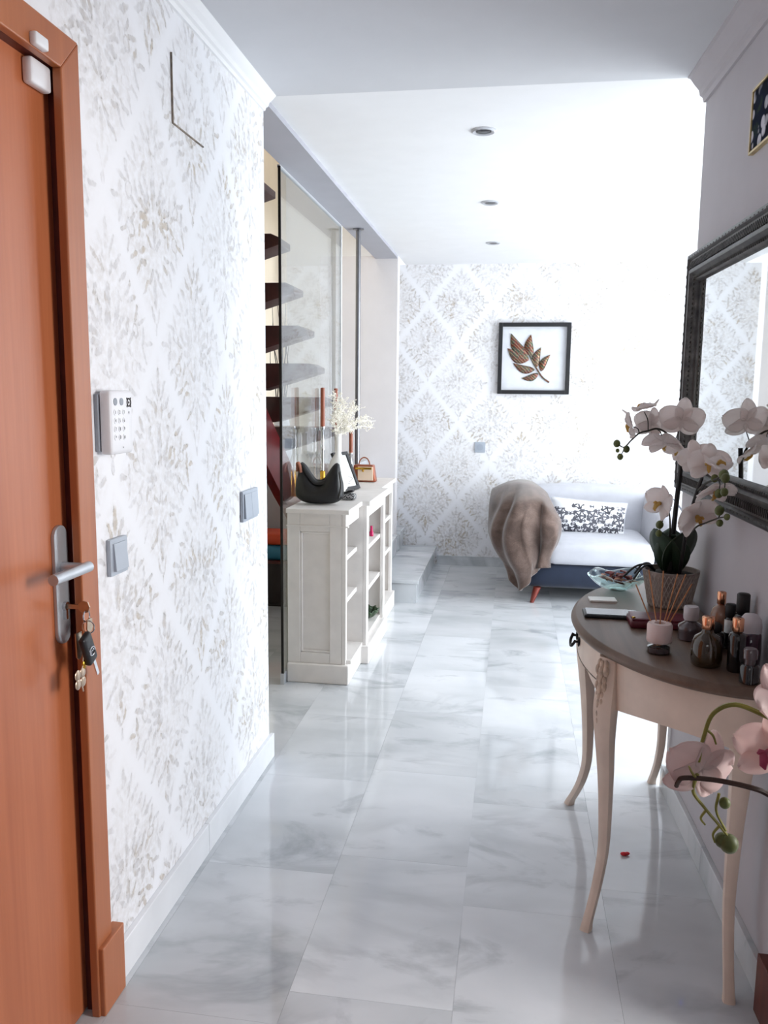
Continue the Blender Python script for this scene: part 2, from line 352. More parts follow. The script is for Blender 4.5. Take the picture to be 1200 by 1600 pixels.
def chevron_pot():
    s = NT('ribbed_pot'); s.P(col=s.ramp(s.noise(s.coord(), 30, 3), [(0.3, lin((128, 116, 110))), (0.7, lin((166, 152, 144)))]), rough=0.75); return s.m
chevron_pot()

# ------------------------------------------------------------------ geometry helpers
class G:
    def __init__(s): s.v = []; s.f = []
    def add(s, vs, fs):
        o = len(s.v); s.v += [tuple(p) for p in vs]; s.f += [tuple(i+o for i in f) for f in fs]; return s
    def box(s, x0, x1, y0, y1, z0, z1):
        vs = [(x, y, z) for z in (z0, z1) for y in (y0, y1) for x in (x0, x1)]
        return s.add(vs, [(0, 2, 3, 1), (4, 5, 7, 6), (0, 1, 5, 4), (2, 6, 7, 3), (0, 4, 6, 2), (1, 3, 7, 5)])
    def hexa(s, b, t):               # two quads (bottom, top), each counter-clockwise from above
        return s.add(list(b)+list(t), [(3, 2, 1, 0), (4, 5, 6, 7)] + [(i, (i+1) % 4, 4+(i+1) % 4, 4+i) for i in range(4)])
    def prism(s, poly, fn0, fn1):    # poly: list of 2d points; fn0/fn1 map them to the two caps
        n = len(poly); vs = [fn0(*p) for p in poly] + [fn1(*p) for p in poly]
        return s.add(vs, [tuple(range(n))[::-1], tuple(range(n, 2*n))] + [(i, (i+1) % n, n+(i+1) % n, n+i) for i in range(n)])
    def lathe(s, prof, c=(0, 0, 0), seg=24, squash=(1, 1)):
        vs = []; fs = []; n = len(prof)
        for r, z in prof:
            for k in range(seg):
                a = 2*PI*k/seg; vs.append((c[0]+r*math.cos(a)*squash[0], c[1]+r*math.sin(a)*squash[1], c[2]+z))
        for i in range(n-1):
            for k in range(seg):
                k2 = (k+1) % seg; fs.append((i*seg+k, i*seg+k2, (i+1)*seg+k2, (i+1)*seg+k))
        if prof[0][0] > 1e-6: fs.append(tuple(range(seg))[::-1])
        if prof[-1][0] > 1e-6: fs.append(tuple((n-1)*seg+k for k in range(seg)))
        return s.add(vs, fs)
    def tube(s, pts, rad, seg=8, closed=False, flat=1.0):
        pts = [Vector(p) for p in pts]; n = len(pts)
        if isinstance(rad, (int, float)): rad = [rad]*n
        ref = None; vs = []; fs = []
        for i, p in enumerate(pts):
            a = pts[(i-1) % n] if (closed or i > 0) else p; b = pts[(i+1) % n] if (closed or i < n-1) else p
            t = (b-a).normalized()
            if ref is None: ref = t.orthogonal().normalized()
            ref = (ref - t*ref.dot(t)); ref = ref.normalized() if ref.length > 1e-6 else t.orthogonal().normalized()
            q = t.cross(ref)
            for k in range(seg):
                an = 2*PI*k/seg; vs.append(p + ref*(math.cos(an)*rad[i]) + q*(math.sin(an)*rad[i]*flat))
        for i in range(n if closed else n-1):
            j = (i+1) % n
            for k in range(seg):
                k2 = (k+1) % seg; fs.append((i*seg+k, i*seg+k2, j*seg+k2, j*seg+k))
        if not closed: fs += [tuple(range(seg))[::-1], tuple((n-1)*seg+k for k in range(seg))]
        return s.add(vs, fs)
    def loft(s, rings, cap=True):
        n = len(rings[0]); vs = [p for r in rings for p in r]; fs = []
        for i in range(len(rings)-1):
            for k in range(n):
                k2 = (k+1) % n; fs.append((i*n+k, i*n+k2, (i+1)*n+k2, (i+1)*n+k))
        if cap: fs += [tuple(range(n))[::-1], tuple((len(rings)-1)*n+k for k in range(n))]
        return s.add(vs, fs)
    def grid(s, fn, nu, nv):
        vs = [fn(i/nu, j/nv) for j in range(nv+1) for i in range(nu+1)]
        return s.add(vs, [(j*(nu+1)+i, j*(nu+1)+i+1, (j+1)*(nu+1)+i+1, (j+1)*(nu+1)+i) for j in range(nv) for i in range(nu)])
    def ball(s, c, r, seg=12, rings=8):
        r = (r, r, r) if isinstance(r, (int, float)) else r
        pr = [(max(1e-7, math.sin(PI*i/rings)), -math.cos(PI*i/rings)) for i in range(rings+1)]
        vs = []; fs = []
        for q, z in pr:
            for k in range(seg): a = 2*PI*k/seg; vs.append((c[0]+r[0]*q*math.cos(a), c[1]+r[1]*q*math.sin(a), c[2]+r[2]*z))
        for i in range(rings):
            for k in range(seg): k2 = (k+1) % seg; fs.append((i*seg+k, i*seg+k2, (i+1)*seg+k2, (i+1)*seg+k))
        return s.add(vs, fs)
    def rbox(s, c, size, r, n=8, fn=None):   # subdivided rounded box, fn displaces each point
        h = [v/2 for v in size]; idx = {}; vs = []; fs = []
        def vid(p):
            core = [max(-(h[i]-r), min(h[i]-r, p[i]*h[i])) for i in range(3)]
            d = Vector([p[i]*h[i]-core[i] for i in range(3)]); q = Vector(core) + (d.normalized()*r if d.length > 1e-9 else d)
            key = tuple(round(a, 5) for a in q)
            if key not in idx:
                idx[key] = len(vs); w_ = Vector(c)+q; vs.append(fn(w_, q) if fn else w_)
            return idx[key]
        for ax in range(3):
            for sg in (-1, 1):
                a, b = (ax+1) % 3, (ax+2) % 3
                for i in range(n):
                    for j in range(n):
                        q = []
                        for di, dj in ((0, 0), (1, 0), (1, 1), (0, 1)):
                            p = [0, 0, 0]; p[ax] = sg
                            e = lambda t: math.sin((t*2-1)*PI/2)
                            p[a] = e((i+di)/n); p[b] = e((j+dj)/n); q.append(vid(p))
                        q = q if sg > 0 else q[::-1]
                        q2 = [q[k] for k in range(4) if q[k] != q[k-1]]
                        if len(set(q2)) > 2: fs.append(tuple(q2))
        return s.add(vs, fs)
    def move(s, fn): s.v = [tuple(fn(Vector(p))) for p in s.v]; return s
    def build(s, name, mat, parent=None, smooth=False, bevel=0.0, bseg=2, solid=0.0, sub=0):
        off = Vector((0, 0, 0)); p = parent
        while p is not None: off += p.location; p = p.parent
        me = bpy.data.meshes.new(name); me.from_pydata([tuple(Vector(v)-off) for v in s.v], [], s.f); me.validate(); me.update()
        me.materials.append(MATS[mat])
        if smooth: me.shade_smooth(); me.set_sharp_from_angle(angle=math.radians(50))
        bm = bmesh.new(); bm.from_mesh(me); bmesh.ops.recalc_face_normals(bm, faces=bm.faces); bm.to_mesh(me); bm.free()
        o = bpy.data.objects.new(name, me); C.objects.link(o)
        if parent is not None: o.parent = parent
        if solid: m = o.modifiers.new('thickness', 'SOLIDIFY'); m.thickness = solid; m.offset = 0
        if bevel: m = o.modifiers.new('bevel', 'BEVEL'); m.width = bevel; m.segments = bseg; m.limit_method = 'ANGLE'
        if sub: m = o.modifiers.new('subdivision', 'SUBSURF'); m.levels = sub; m.render_levels = sub
        return o
def tag(o, label, cat, group=None):
    o['label'] = label; o['category'] = cat
    if group: o['group'] = group
    return o
def thing(name, label, cat, loc=(0, 0, 0), group=None):
    o = bpy.data.objects.new(name, None); C.objects.link(o); o.location = loc; o.empty_display_size = 0.05; return tag(o, label, cat, group)
def struct(o): o['kind'] = 'structure'; return o
def sroot(name, loc=(0, 0, 0)):
    o = bpy.data.objects.new(name, None); C.objects.link(o); o.location = loc; return struct(o)
def rot_z(o, a): o.rotation_euler[2] = a; return o
def dup(root):
    r = root.copy(); C.objects.link(r)
    for ch in list(root.children):
        c = ch.copy(); C.objects.link(c); c.parent = r
        for g in ch.children: d = g.copy(); C.objects.link(d); d.parent = c
    return r
def bez(pts, n=10):                  # Catmull-Rom through the points
    P = [Vector(p) for p in pts]; P = [P[0]*2-P[1]] + P + [P[-1]*2-P[-2]]; out = []
    for i in range(1, len(P)-2):
        for k in range(n):
            t = k/n; a, b, c, d = P[i-1], P[i], P[i+1], P[i+2]
            out.append(0.5*((2*b) + (c-a)*t + (2*a-5*b+4*c-d)*t*t + (3*b-a-3*c+d)*t**3))
    return out + [P[-2]]
def smoothstep(a, b, x): t = max(0, min(1, (x-a)/(b-a))); return t*t*(3-2*t)

XL = -0.93; YE = 3.07; YF = 7.07; ZC = 2.52; XR = 3.0
def xr(y): return 0.60 + 0.04*(YE-y)        # the hall's right wall is not quite parallel to the left one

# ------------------------------------------------------------------ room shell
floor = struct(G().box(-2.1, 3.6, -1.3, 7.3, -0.10, -0.0025).build('floor', 'marble_slab'))
tw, tl, gap = 0.40, 0.62, 0.0006
tile_mesh = None
for ci in range(-5, 8):
    x0 = -0.10 + ci*tw
    off = {-1: 2.42, -2: 2.31, 0: 2.22}.get(ci, 2.0 + (ci*0.37) % tl)
    y = off - math.ceil((off+1.25)/tl)*tl
    while y < 7.1:
        if tile_mesh is None:
            t = G().box(-tw/2+gap/2, tw/2-gap/2, -tl/2+gap/2, tl/2-gap/2, -0.012, 0).build('floor_tile', 'marble_tile', floor); tile_mesh = t.data
        else:
            t = bpy.data.objects.new('floor_tile', tile_mesh); C.objects.link(t); t.parent = floor
        t.location = (x0+tw/2, y+tl/2, 0); y += tl
cg = G(); cg.box(XL, 3.2, YE, YF+.1, ZC, ZC+.1); struct(cg.build('ceiling', 'plaster'))
struct(G().box(-1.05, 3.2, -1.3, YE, ZC-.012, ZC+.1).build('ceiling_hall', 'hall_ceiling_shaded'))  # small step and greyer colour draw the edge of the shade
struct(G().box(-1.105, XL, YE, 6.6, ZC-.022, ZC+.1).build('ceiling_beam', 'beam_shaded'))

# left hall wall with an opening for the front door
DY0, DY1, DZ = 0.78, 1.70, 2.115
lw = G(); lw.box(XL-.14, XL, -1.3, DY0, 0, ZC); lw.box(XL-.14, XL, DY1, YE, 0, ZC); lw.box(XL-.14, XL, DY0, DY1, DZ, ZC)
struct(lw.build('wall_left', 'damask_left'))
struct(G().box(-2.1, XL-.14, 2.6, 2.72, 0, 5).build('wall_stairwell_back', 'cream_paint'))
struct(G().box(-2.1, -1.95, 2.72, YF+.1, 0, 5).build('wall_stairwell', 'cream_paint'))
struct(G().box(-1.95, -1.105, YF, YF+.1, 0, 5).build('wall_stairwell_far', 'plaster'))
struct(G().box(-1.105, -1.0, 2.72, YF, ZC+.1, 5).build('wall_stairwell_upper', 'plaster'))
struct(G().box(-2.1, -1.0, 2.6, YF+.1, 5, 5.1).build('ceiling_stairwell', 'plaster'))
struct(G().box(-1.105, 3.2, YF, YF+.12, 0, ZC).build('wall_far', 'damask_far'))
struct(G().box(-1.55, XL, 6.6, 6.72, 0.0, ZC).build('wall_pillar', 'wall_paint'))
def slant(y0, y1, z0, z1, a, b):     # box along the right hall wall, from wall offset a to b
    return [(xr(y0)+a, y0, z0), (xr(y0)+b, y0, z0), (xr(y1)+b, y1, z0), (xr(y1)+a, y1, z0)], [(xr(y0)+a, y0, z1), (xr(y0)+b, y0, z1), (xr(y1)+b, y1, z1), (xr(y1)+a, y1, z1)]
SY0, SY1, SZ = 0.92, 1.80, 2.08
rw = G(); rw.hexa(*slant(SY1, YE, 0, ZC, 0, .14)); rw.hexa(*slant(-1.3, SY0, 0, ZC, 0, .14)); rw.hexa(*slant(SY0, SY1, SZ, ZC, 0, .14))
struct(rw.build('wall_right', 'lilac_paint'))
struct(G().box(.74, 3.2, YE-.12, YE, 0, ZC).build('wall_living_near', 'plaster'))
struct(G().box(-1.2, 3.2, -1.4, -1.3, 0, ZC).build('wall_entry', 'plaster'))
struct(G().box(2.6, 2.7, -1.3, YE-.12, 0, ZC).build('wall_side_room', 'plaster'))
# living room window wall
WY0, WY1, WZ0, WZ1 = 3.34, 6.42, 0.04, 2.32
ww = G(); ww.box(XR, XR+.2, YE, WY0, 0, ZC); ww.box(XR, XR+.2, WY1, YF, 0, ZC); ww.box(XR, XR+.2, WY0, WY1, WZ1, ZC); ww.box(XR, XR+.2, WY0, WY1, 0, WZ0)
struct(ww.build('wall_window', 'plaster'))
win = sroot('window_1', (XR+.1, (WY0+WY1)/2, WZ0))
for k in range(3):
    a = WY0 + (WY1-WY0)*k/3; b = WY0 + (WY1-WY0)*(k+1)/3
    fr = G()
    fr.box(XR+.05, XR+.10, a, a+.05, WZ0, WZ1); fr.box(XR+.05, XR+.10, b-.05, b, WZ0, WZ1); fr.box(XR+.05, XR+.10, a+.05, b-.05, WZ0, WZ0+.06); fr.box(XR+.05, XR+.10, a+.05, b-.05, WZ1-.05, WZ1)
    f_ = fr.build('window_frame', 'window_white', win)
    G().box(XR+.072, XR+.078, a+.05, b-.05, WZ0+.06, WZ1-.05).build('pane', 'pane_glass', f_)

def small_window(name, c, axis, w_, h_):     # frame and pane on a wall (axis x or y) or in the stairwell ceiling (axis z)
    r_ = sroot(name, c); fr = G(); d = .02
    def bx(a0, a1, b0, b1, t0, t1):
        if axis == 'x': return (c[0]+t0, c[0]+t1, c[1]+a0, c[1]+a1, c[2]+b0, c[2]+b1)
        if axis == 'y': return (c[0]+a0, c[0]+a1, c[1]+t0, c[1]+t1, c[2]+b0, c[2]+b1)
        return (c[0]+a0, c[0]+a1, c[1]+b0, c[1]+b1, c[2]+t0, c[2]+t1)
    for q in ((-w_/2-.05, -w_/2, -h_/2-.05, h_/2+.05), (w_/2, w_/2+.05, -h_/2-.05, h_/2+.05), (-w_/2, w_/2, -h_/2-.05, -h_/2), (-w_/2, w_/2, h_/2, h_/2+.05)): fr.box(*bx(*q, -d, d))
    f_ = fr.build('window_frame', 'window_white', r_); G().box(*bx(-w_/2, w_/2, -h_/2, h_/2, -.003, .003)).build('pane', 'pane_glass', f_)
small_window('added_window_2', (2.58, 1.25, 1.45), 'x', .9, 1.4); small_window('added_window_3', (-.1, -1.28, 1.9), 'y', 1.0, .8); small_window('added_window_4', (-1.55, 5.3, 4.98), 'z', .7, 1.5)  # added windows, out of view, framing the side room, entry and stairwell lamps

# baseboards and cornices
bl = sroot('baseboard_left')
for a, b in ((1.752, 2.36), (2.362, 3.09)):
    G().box(XL, XL+.016, a, b, 0, .098).build('baseboard_piece', 'marble_white', bl, bevel=.002)
br = sroot('baseboard_right')
for a, b in ((1.93, 2.5), (2.502, 3.085)):
    G().hexa(*slant(a, b, 0, .09, -.016, 0)).build('baseboard_piece', 'marble_slab', br, bevel=.002)
bf = sroot('baseboard_far')
for a in range(6): G().box(-.62+a*.6, -.022+a*.6, YF-.016, YF, 0, .08).build('baseboard_piece', 'marble_slab', bf)
prof = [(0, 0), (.0, -.062), (.008, -.062), (.012, -.052), (.02, -.048), (.024, -.036), (.036, -.026), (.046, -.016), (.05, -.012), (.058, -.01), (.06, 0)]
struct(G().prism(prof, lambda a, b: (XL+a, -1.3, ZC+b), lambda a, b: (XL+a, YE-.005, ZC+b)).build('trim_1', 'trim_white'))
struct(G().prism(prof, lambda a, b: (xr(-1.3)-a*1.1, -1.3, ZC+b*1.5), lambda a, b: (xr(YE)-a*1.1, YE-.002, ZC+b*1.5)).build('trim_2', 'lilac_paint'))

# ------------------------------------------------------------------ front door on the left
door = sroot('door_1', (XL, 1.2, 0))
leaf = G().box(-.998, -.955, .80, 1.672, .006, 2.097).build('door_leaf', 'door_wood', door, bevel=.002)
cs = G(); cs.prism([(1.640, .0), (1.712, .0), (1.712, 2.16), (1.640, 2.088)], lambda a, b: (-.932, a, b), lambda a, b: (-.912, a, b))
cs.build('casing_side', 'casing_wood', door, bevel=.003)
cs = G(); cs.prism([(.76, 2.16), (.832, 2.088), (1.640, 2.088), (1.712, 2.16)], lambda a, b: (-.932, a, b), lambda a, b: (-.912, a, b))
cs.build('casing_head', 'casing_wood', door, bevel=.003)
cs = G(); cs.prism([(.76, .0), (.832, .0), (.832, 2.088), (.76, 2.16)], lambda a, b: (-.932, a, b), lambda a, b: (-.912, a, b))
cs.build('casing_side', 'casing_wood', door, bevel=.003)
j = G(); j.box(-1.07, -.932, 1.676, 1.70, 0, 2.10); j.box(-1.07, -.932, .78, .797, 0, 2.10); j.box(-1.07, -.932, .78, 1.70, 2.10, 2.115)
j.build('door_jamb', 'mahogany', door)
st = G(); st.box(-.955, -.932, 1.662, 1.676, 0, 2.088); st.box(-.955, -.932, .8, 1.676, 2.09, 2.10); st.build('door_stop', 'mahogany', door)
G().box(-.932, -.9, 1.645, 1.75, 0, .172).build('plinth_block', 'casing_wood', door, bevel=.003)
pl = G(); n = 12; ol = []
for k in range(n+1): a = PI*k/n; ol.append((1.622+.026*math.cos(a), 1.142+.026*math.sin(a)))
for k in range(n+1): a = PI+PI*k/n; ol.append((1.622+.026*math.cos(a), .935+.026*math.sin(a)))
pl.prism(ol, lambda a, b: (-.955, a, b), lambda a, b: (-.946, a, b))
plate = pl.build('handle_plate', 'steel', leaf, bevel=.002)
lev = G(); lev.tube([(-.946, 1.622, 1.078), (-.905, 1.622, 1.078), (-.893, 1.622, 1.078)], .0105, 14)
lev.tube([(-.893, 1.637, 1.078), (-.893, 1.495, 1.078)], .0115, 16)
lev.build('lever_handle', 'steel', leaf, smooth=True)
kh = G(); kh.tube([(-.947, 1.622, .992), (-.938, 1.622, .992)], .0095, 14); kh.box(-.946, -.939, 1.618, 1.626, .963, .988); kh.build('lock_cylinder', 'chrome', leaf, smooth=True)

# bunch of keys hanging in the lock
kb = thing('key_bunch', 'bunch of keys with black car key hanging from front door lock', 'keys', (-.92, 1.62, .99))
k = G(); k.box(-.938, -.912, 1.619, 1.6235, .987, .997)
k.prism([(.0, -.006), (.010, -.014), (.022, -.011), (.026, 0), (.022, .011), (.010, .014), (.0, .006)], lambda a, b: (-.912+a, 1.6195, .992+b), lambda a, b: (-.912+a, 1.6225, .992+b))
k.build('door_key', 'nickel', kb)
def ring3(c, r, t, ax, n=20):
    out = []
    for i in range(n):
        a = 2*PI*i/n; u, v_ = r*math.cos(a), r*math.sin(a)
        out.append({'x': (c[0], c[1]+u, c[2]+v_), 'y': (c[0]+u, c[1], c[2]+v_), 'z': (c[0]+u, c[1]+v_, c[2])}[ax])
    return out
G().tube(ring3((-.895, 1.622, .972), .013, 0, 'x'), .0013, 6, True).build('key_ring', 'chrome', kb, smooth=True)
G().tube(ring3((-.892, 1.622, .948), .014, 0, 'y'), .0014, 6, True).build('key_ring', 'chrome', kb, smooth=True)
k = G(); k.prism([(-.010, .02), (.010, .02), (.012, .0), (.006, -.008), (-.006, -.008), (-.012, 0)], lambda a, b: (-.893, 1.626+a, .945+b), lambda a, b: (-.890, 1.626+a, .945+b)); k.build('small_key', 'nickel', kb)
k = G(); k.prism([(-.012, .012), (.012, .012), (.010, -.04), (.004, -.046), (-.004, -.046), (-.010, -.04)], lambda a, b: (-.904, 1.598+a, .93+b), lambda a, b: (-.901, 1.598+a, .93+b)); k.build('small_key', 'nickel', kb)
fc = Vector((-.886, 1.607, .905)); fa = math.radians(24)
def fobm(p):
    d = p - fc; c_, s_ = math.cos(fa), math.sin(fa); return fc + Vector((d.x, d.y*c_ - d.z*s_, d.y*s_ + d.z*c_))
fob = G().rbox(fc, (.015, .036, .072), .006, 6).move(fobm).build('car_key_fob', 'dark_plastic', kb, smooth=True)
em = G()
em.tube([fc+Vector((.0082, .011*math.cos(2*PI*i/20), -.006+.009*math.sin(2*PI*i/20))) for i in range(20)], .0013, 5, True)
em.tube([fc+Vector((.0084, y_, -.006+z_)) for y_, z_ in ((-.008, -.005), (-.005, .004), (0, .001), (.005, .004), (.008, -.003))], .0012, 5)
em.move(fobm); em.build('car_key_emblem', 'chrome', fob, smooth=True)
bl_ = G().box(fc.x-.0015, fc.x+.0015, fc.y+.002, fc.y+.011, fc.z-.078, fc.z-.034).move(fobm); bl_.build('key_blade', 'chrome', kb)
ch = G()
for a in (45, 135, 225, 315):
    ch.ball((-.893, 1.583+.014*math.cos(math.radians(a)), .846+.014*math.sin(math.radians(a))), (.0025, .012, .012), 12, 6)
ch.tube([(-.893, 1.585, .835), (-.893, 1.592, .815)], .002, 6); ch.tube([(-.893, 1.588, .86), (-.893, 1.595, .875), (-.893, 1.605, .935)], .0012, 6)
ch.build('clover_charm', 'clover', kb, smooth=True)
G().ball((-.893, 1.60, .872), (.004, .008, .011), 12, 6).build('round_charm', 'gold', kb, smooth=True)

# door contact sensor, alarm keypad, switches, access panel
sn = thing('door_sensor', 'white two piece alarm sensor at the top corner of front door', 'sensor', (-.95, 1.6, 2.06))
G().rbox((-.944, 1.605, 2.062), (.022, .072, .05), .007, 5).build('sensor_body', 'white_plastic', sn, smooth=True)
G().rbox((-.905, 1.552, 2.101), (.016, .045, .024), .005, 5).build('sensor_magnet', 'white_plastic', sn, smooth=True)
kp = thing('alarm_keypad', 'white alarm keypad with number buttons on the wallpaper beside front door', 'keypad', (XL, 1.8, 1.31))
G().box(XL, XL+.010, 1.752, 1.842, 1.315, 1.445).build('back_plate', 'key_grey', kp, bevel=.003)
body = G().rbox((XL+.024, 1.812, 1.381), (.028, .112, .145), .008, 6).build('keypad_body', 'white_plastic', kp, smooth=True)
def text(txt, loc, size, mat, parent, rot, name='digit'):
    cu = bpy.data.curves.new('txt', 'FONT'); cu.body = txt; cu.size = size; cu.align_x = 'CENTER'; cu.align_y = 'CENTER'; cu.extrude = .0001
    t_ = bpy.data.objects.new('txt', cu); C.objects.link(t_); me = bpy.data.meshes.new_from_object(t_.evaluated_get(bpy.context.evaluated_depsgraph_get()))
    bpy.data.objects.remove(t_); me.materials.clear(); me.materials.append(MATS[mat]); me.name = name
    M_ = Matrix.Translation(Vector(loc)) @ Euler(rot).to_matrix().to_4x4(); me.transform(M_)
    off = Vector((0, 0, 0)); p = parent
    while p is not None: off += p.location; p = p.parent
    me.transform(Matrix.Translation(-off)); o = bpy.data.objects.new(name, me); C.objects.link(o); o.parent = parent; return o
RX = (PI/2, 0, PI/2)
for i, ch_ in enumerate('123456789*0#'):
    y_ = 1.778 + (i % 3)*.021; z_ = 1.404 - (i//3)*.019
    b_ = G().tube([(XL+.0378, y_, z_), (XL+.0390, y_, z_)], .0068, 14).build('key_button', 'white_plastic', kp, smooth=True)
    text(ch_, (XL+.0393, y_, z_), .011, 'ink', b_, RX)
for i in range(2): G().tube([(XL+.0378, 1.780+i*.03, 1.428), (XL+.0392, 1.780+i*.03, 1.428)], .0085, 16).build('function_button', 'key_grey', kp, smooth=True)
pd = G(); pd.tube(ring3((XL+.0384, 1.847, 1.426), .009, 0, 'x', 16), .0017, 6, True); pd.ball((XL+.0384, 1.847, 1.426), (.0014, .003, .003), 8, 4)
for a in (45, 135, 225, 315): pd.ball((XL+.0384, 1.847+.0125*math.cos(math.radians(a)), 1.426+.0125*math.sin(math.radians(a))), (.001, .003, .003), 8, 4)
pd.build('direction_pad', 'ink', kp)
text('v', (XL+.0386, 1.846, 1.403), .014, 'ink', kp, RX, 'arrow_mark'); text('o', (XL+.0386, 1.812, 1.324), .008, 'ink', kp, RX, 'logo_mark')
def switch(root, y0, y1, z0, z1, rockers, mat='silver_plastic'):
    G().rbox((XL+.006, (y0+y1)/2, (z0+z1)/2), (.012, y1-y0, z1-z0), .003, 4).build('switch_plate', mat, root, smooth=True)
    w_ = (y1-y0-.022)/rockers
    for k_ in range(rockers):
        a = y0+.011+k_*w_; g = G(); zz0, zz1 = z0+.011, z1-.011
        g.add([(XL+.011, a+.001, zz0), (XL+.011, a+w_-.001, zz0), (XL+.011, a+w_-.001, zz1), (XL+.011, a+.001, zz1), (XL+.020, a+.001, zz0), (XL+.020, a+w_-.001, zz0), (XL+.015, a+w_-.001, zz1), (XL+.015, a+.001, zz1)],
              [(0, 3, 2, 1), (4, 5, 6, 7), (0, 1, 5, 4), (1, 2, 6, 5), (2, 3, 7, 6), (3, 0, 4, 7)])
        g.build('rocker', mat, root, bevel=.001)
switch(thing('light_switch', 'silver grey single rocker light switch below the alarm keypad', 'switch', (XL, 1.825, 1.02)), 1.785, 1.872, 1.020, 1.108, 1)
switch(thing('double_light_switch', 'silver grey double rocker switch near the end of papered wall', 'switch', (XL, 2.83, 1.0)), 2.750, 2.920, 1.004, 1.112, 2)
ap = thing('access_panel', 'papered over access hatch with a dark seam high on left wall', 'panel', (XL, 2.35, 2.15))
G().box(XL, XL+.004, 2.236, 2.456, 2.166, 2.342).build('panel_door', 'damask_left', ap, bevel=.001)
sm = G(); sm.box(XL, XL+.0046, 2.2325, 2.236, 2.163, 2.342); sm.box(XL, XL+.0046, 2.236, 2.456, 2.163, 2.166); sm.build('panel_seam', 'seam_dirt', ap)

# ------------------------------------------------------------------ recessed ceiling lights
nm = ('nearest to the hall', 'second from the hall', 'farthest, near the damask wall')
for i, (x, y) in enumerate(((-.16, 3.59), (-.17, 4.87), (-.185, 6.12))):
    t = thing('ceiling_spotlight', 'round white recessed ceiling spotlight ' + nm[i], 'light', (x, y, ZC), 'recessed spotlights in a row')
    g = G(); g.lathe([(.032, -.004), (.044, -.009), (.052, -.004), (.052, 0), (.032, 0), (.032, -.004)], (x, y, ZC), 28); g.build('trim_ring', 'lamp_metal', t, smooth=True)
    g = G(); g.lathe([(.0315, -.0005), (.031, -.003), (.022, -.006), (.0001, -.007)], (x, y, ZC), 24); g.build('bulb', 'lamp_dark', t, smooth=True)

# ------------------------------------------------------------------ stairs, glass screen, pole
stair = thing('staircase', 'dark wooden cantilever staircase rising behind the glass screen', 'stairs', (-1.5, 5.0, 0))
for k_ in range(9):
    zt = 2.42 - .198*(k_-1) if k_ else 2.62; y0 = 3.80 + .262*(k_-1) if k_ else 3.54
    if zt < .95 or y0 > 5.55: break
    poly = [(-1.93, zt), (-1.20, zt), (-1.155, zt-.02), (-1.155, zt-.052), (-1.50, zt-.16), (-1.93, zt-.16)]
    G().prism(poly, lambda a, b: (a, y0, b), lambda a, b: (a, y0+.20, b)).build('tread', 'stair_wood', stair, bevel=.003)
sg = G(); sg.prism([(3.0, 2.70), (5.78, .80), (5.78, .48), (5.3, .78), (3.0, 2.35)], lambda a, b: (-1.56, a, b), lambda a, b: (-1.50, a, b)); sg.build('stringer', 'stringer_red', stair)
struct(G().box(-1.95, -1.16, 5.79, YF, 0, .93).build('wall_landing', 'grey_panel'))
gs = thing('glass_screen', 'tall frameless glass screen between bookcase and staircase', 'glass', (-1.125, 4.6, 0))
G().box(-1.112, -1.102, 3.90, 5.28, .06, ZC-.03).build('glass_pane', 'screen_glass', gs)
G().box(-1.113, -1.101, 3.893, 3.90, .06, ZC-.03).build('pane_edge', 'iron', gs)
G().box(-1.116, -1.1008, 5.28, 5.30, .06, ZC-.03).build('edge_strip', 'trim_white', gs)
G().box(-1.120, -1.1008, 3.9, 5.3, 0, .06).build('floor_channel', 'steel', gs)
G().box(-1.118, -1.1055, 3.9, 5.3, ZC-.035, ZC-.0225).build('top_channel', 'grey_panel', gs)
po = thing('steel_pole', 'slim brushed steel pole rising from bookcase to ceiling beam', 'pole', (-1.03, 5.42, .89))
G().lathe([(.0165, 0), (.0165, ZC-.022-.89)], (-1.02, 5.42, .89), 20).build('tube', 'pole_steel', po, smooth=True)
G().lathe([(.036, 0), (.036, .008), (.018, .012)], (-1.02, 5.42, .89), 20).build('base_flange', 'pole_steel', po, smooth=True)
G().lathe([(.018, -.034), (.036, -.03), (.036, -.022)], (-1.02, 5.42, ZC), 20).build('ceiling_flange', 'pole_steel', po, smooth=True)
# marble steps that lead up to the stairs
for (nm_, x0, x1, y0, z0, z1, lb) in (('marble_step', -1.155, -.625, 5.66, 0, .165, 'lowest white marble step on the floor past the bookcase'),
                                      ('marble_step', -1.155, -.90, 5.70, .166, .33, 'upper white marble step resting on the lowest one by the damask wall')):
    t = thing(nm_, lb, 'step', ((x0+x1)/2, 6.3, z0), 'marble steps at the foot of the stairs')
    g = G(); g.box(x0, x1-.015, y0+.015, 6.595, z0, z1-.025); g.box(x0, x1-.015, 6.725, YF-.02, z0, z1-.025); g.box(XL+.002, x1-.015, 6.595, 6.725, z0, z1-.025) if x1 > XL+.05 else None
    g.build('riser', 'marble_slab', t)
    g = G(); g.box(x0, x1, y0, 6.595, z1-.025, z1); g.box(x0, x1, 6.725, YF-.02, z1-.025, z1); g.box(XL+.002, x1, 6.595, 6.725, z1-.025, z1) if x1 > XL+.05 else None
    g.build('step_slab', 'marble_slab', t, bevel=.004)

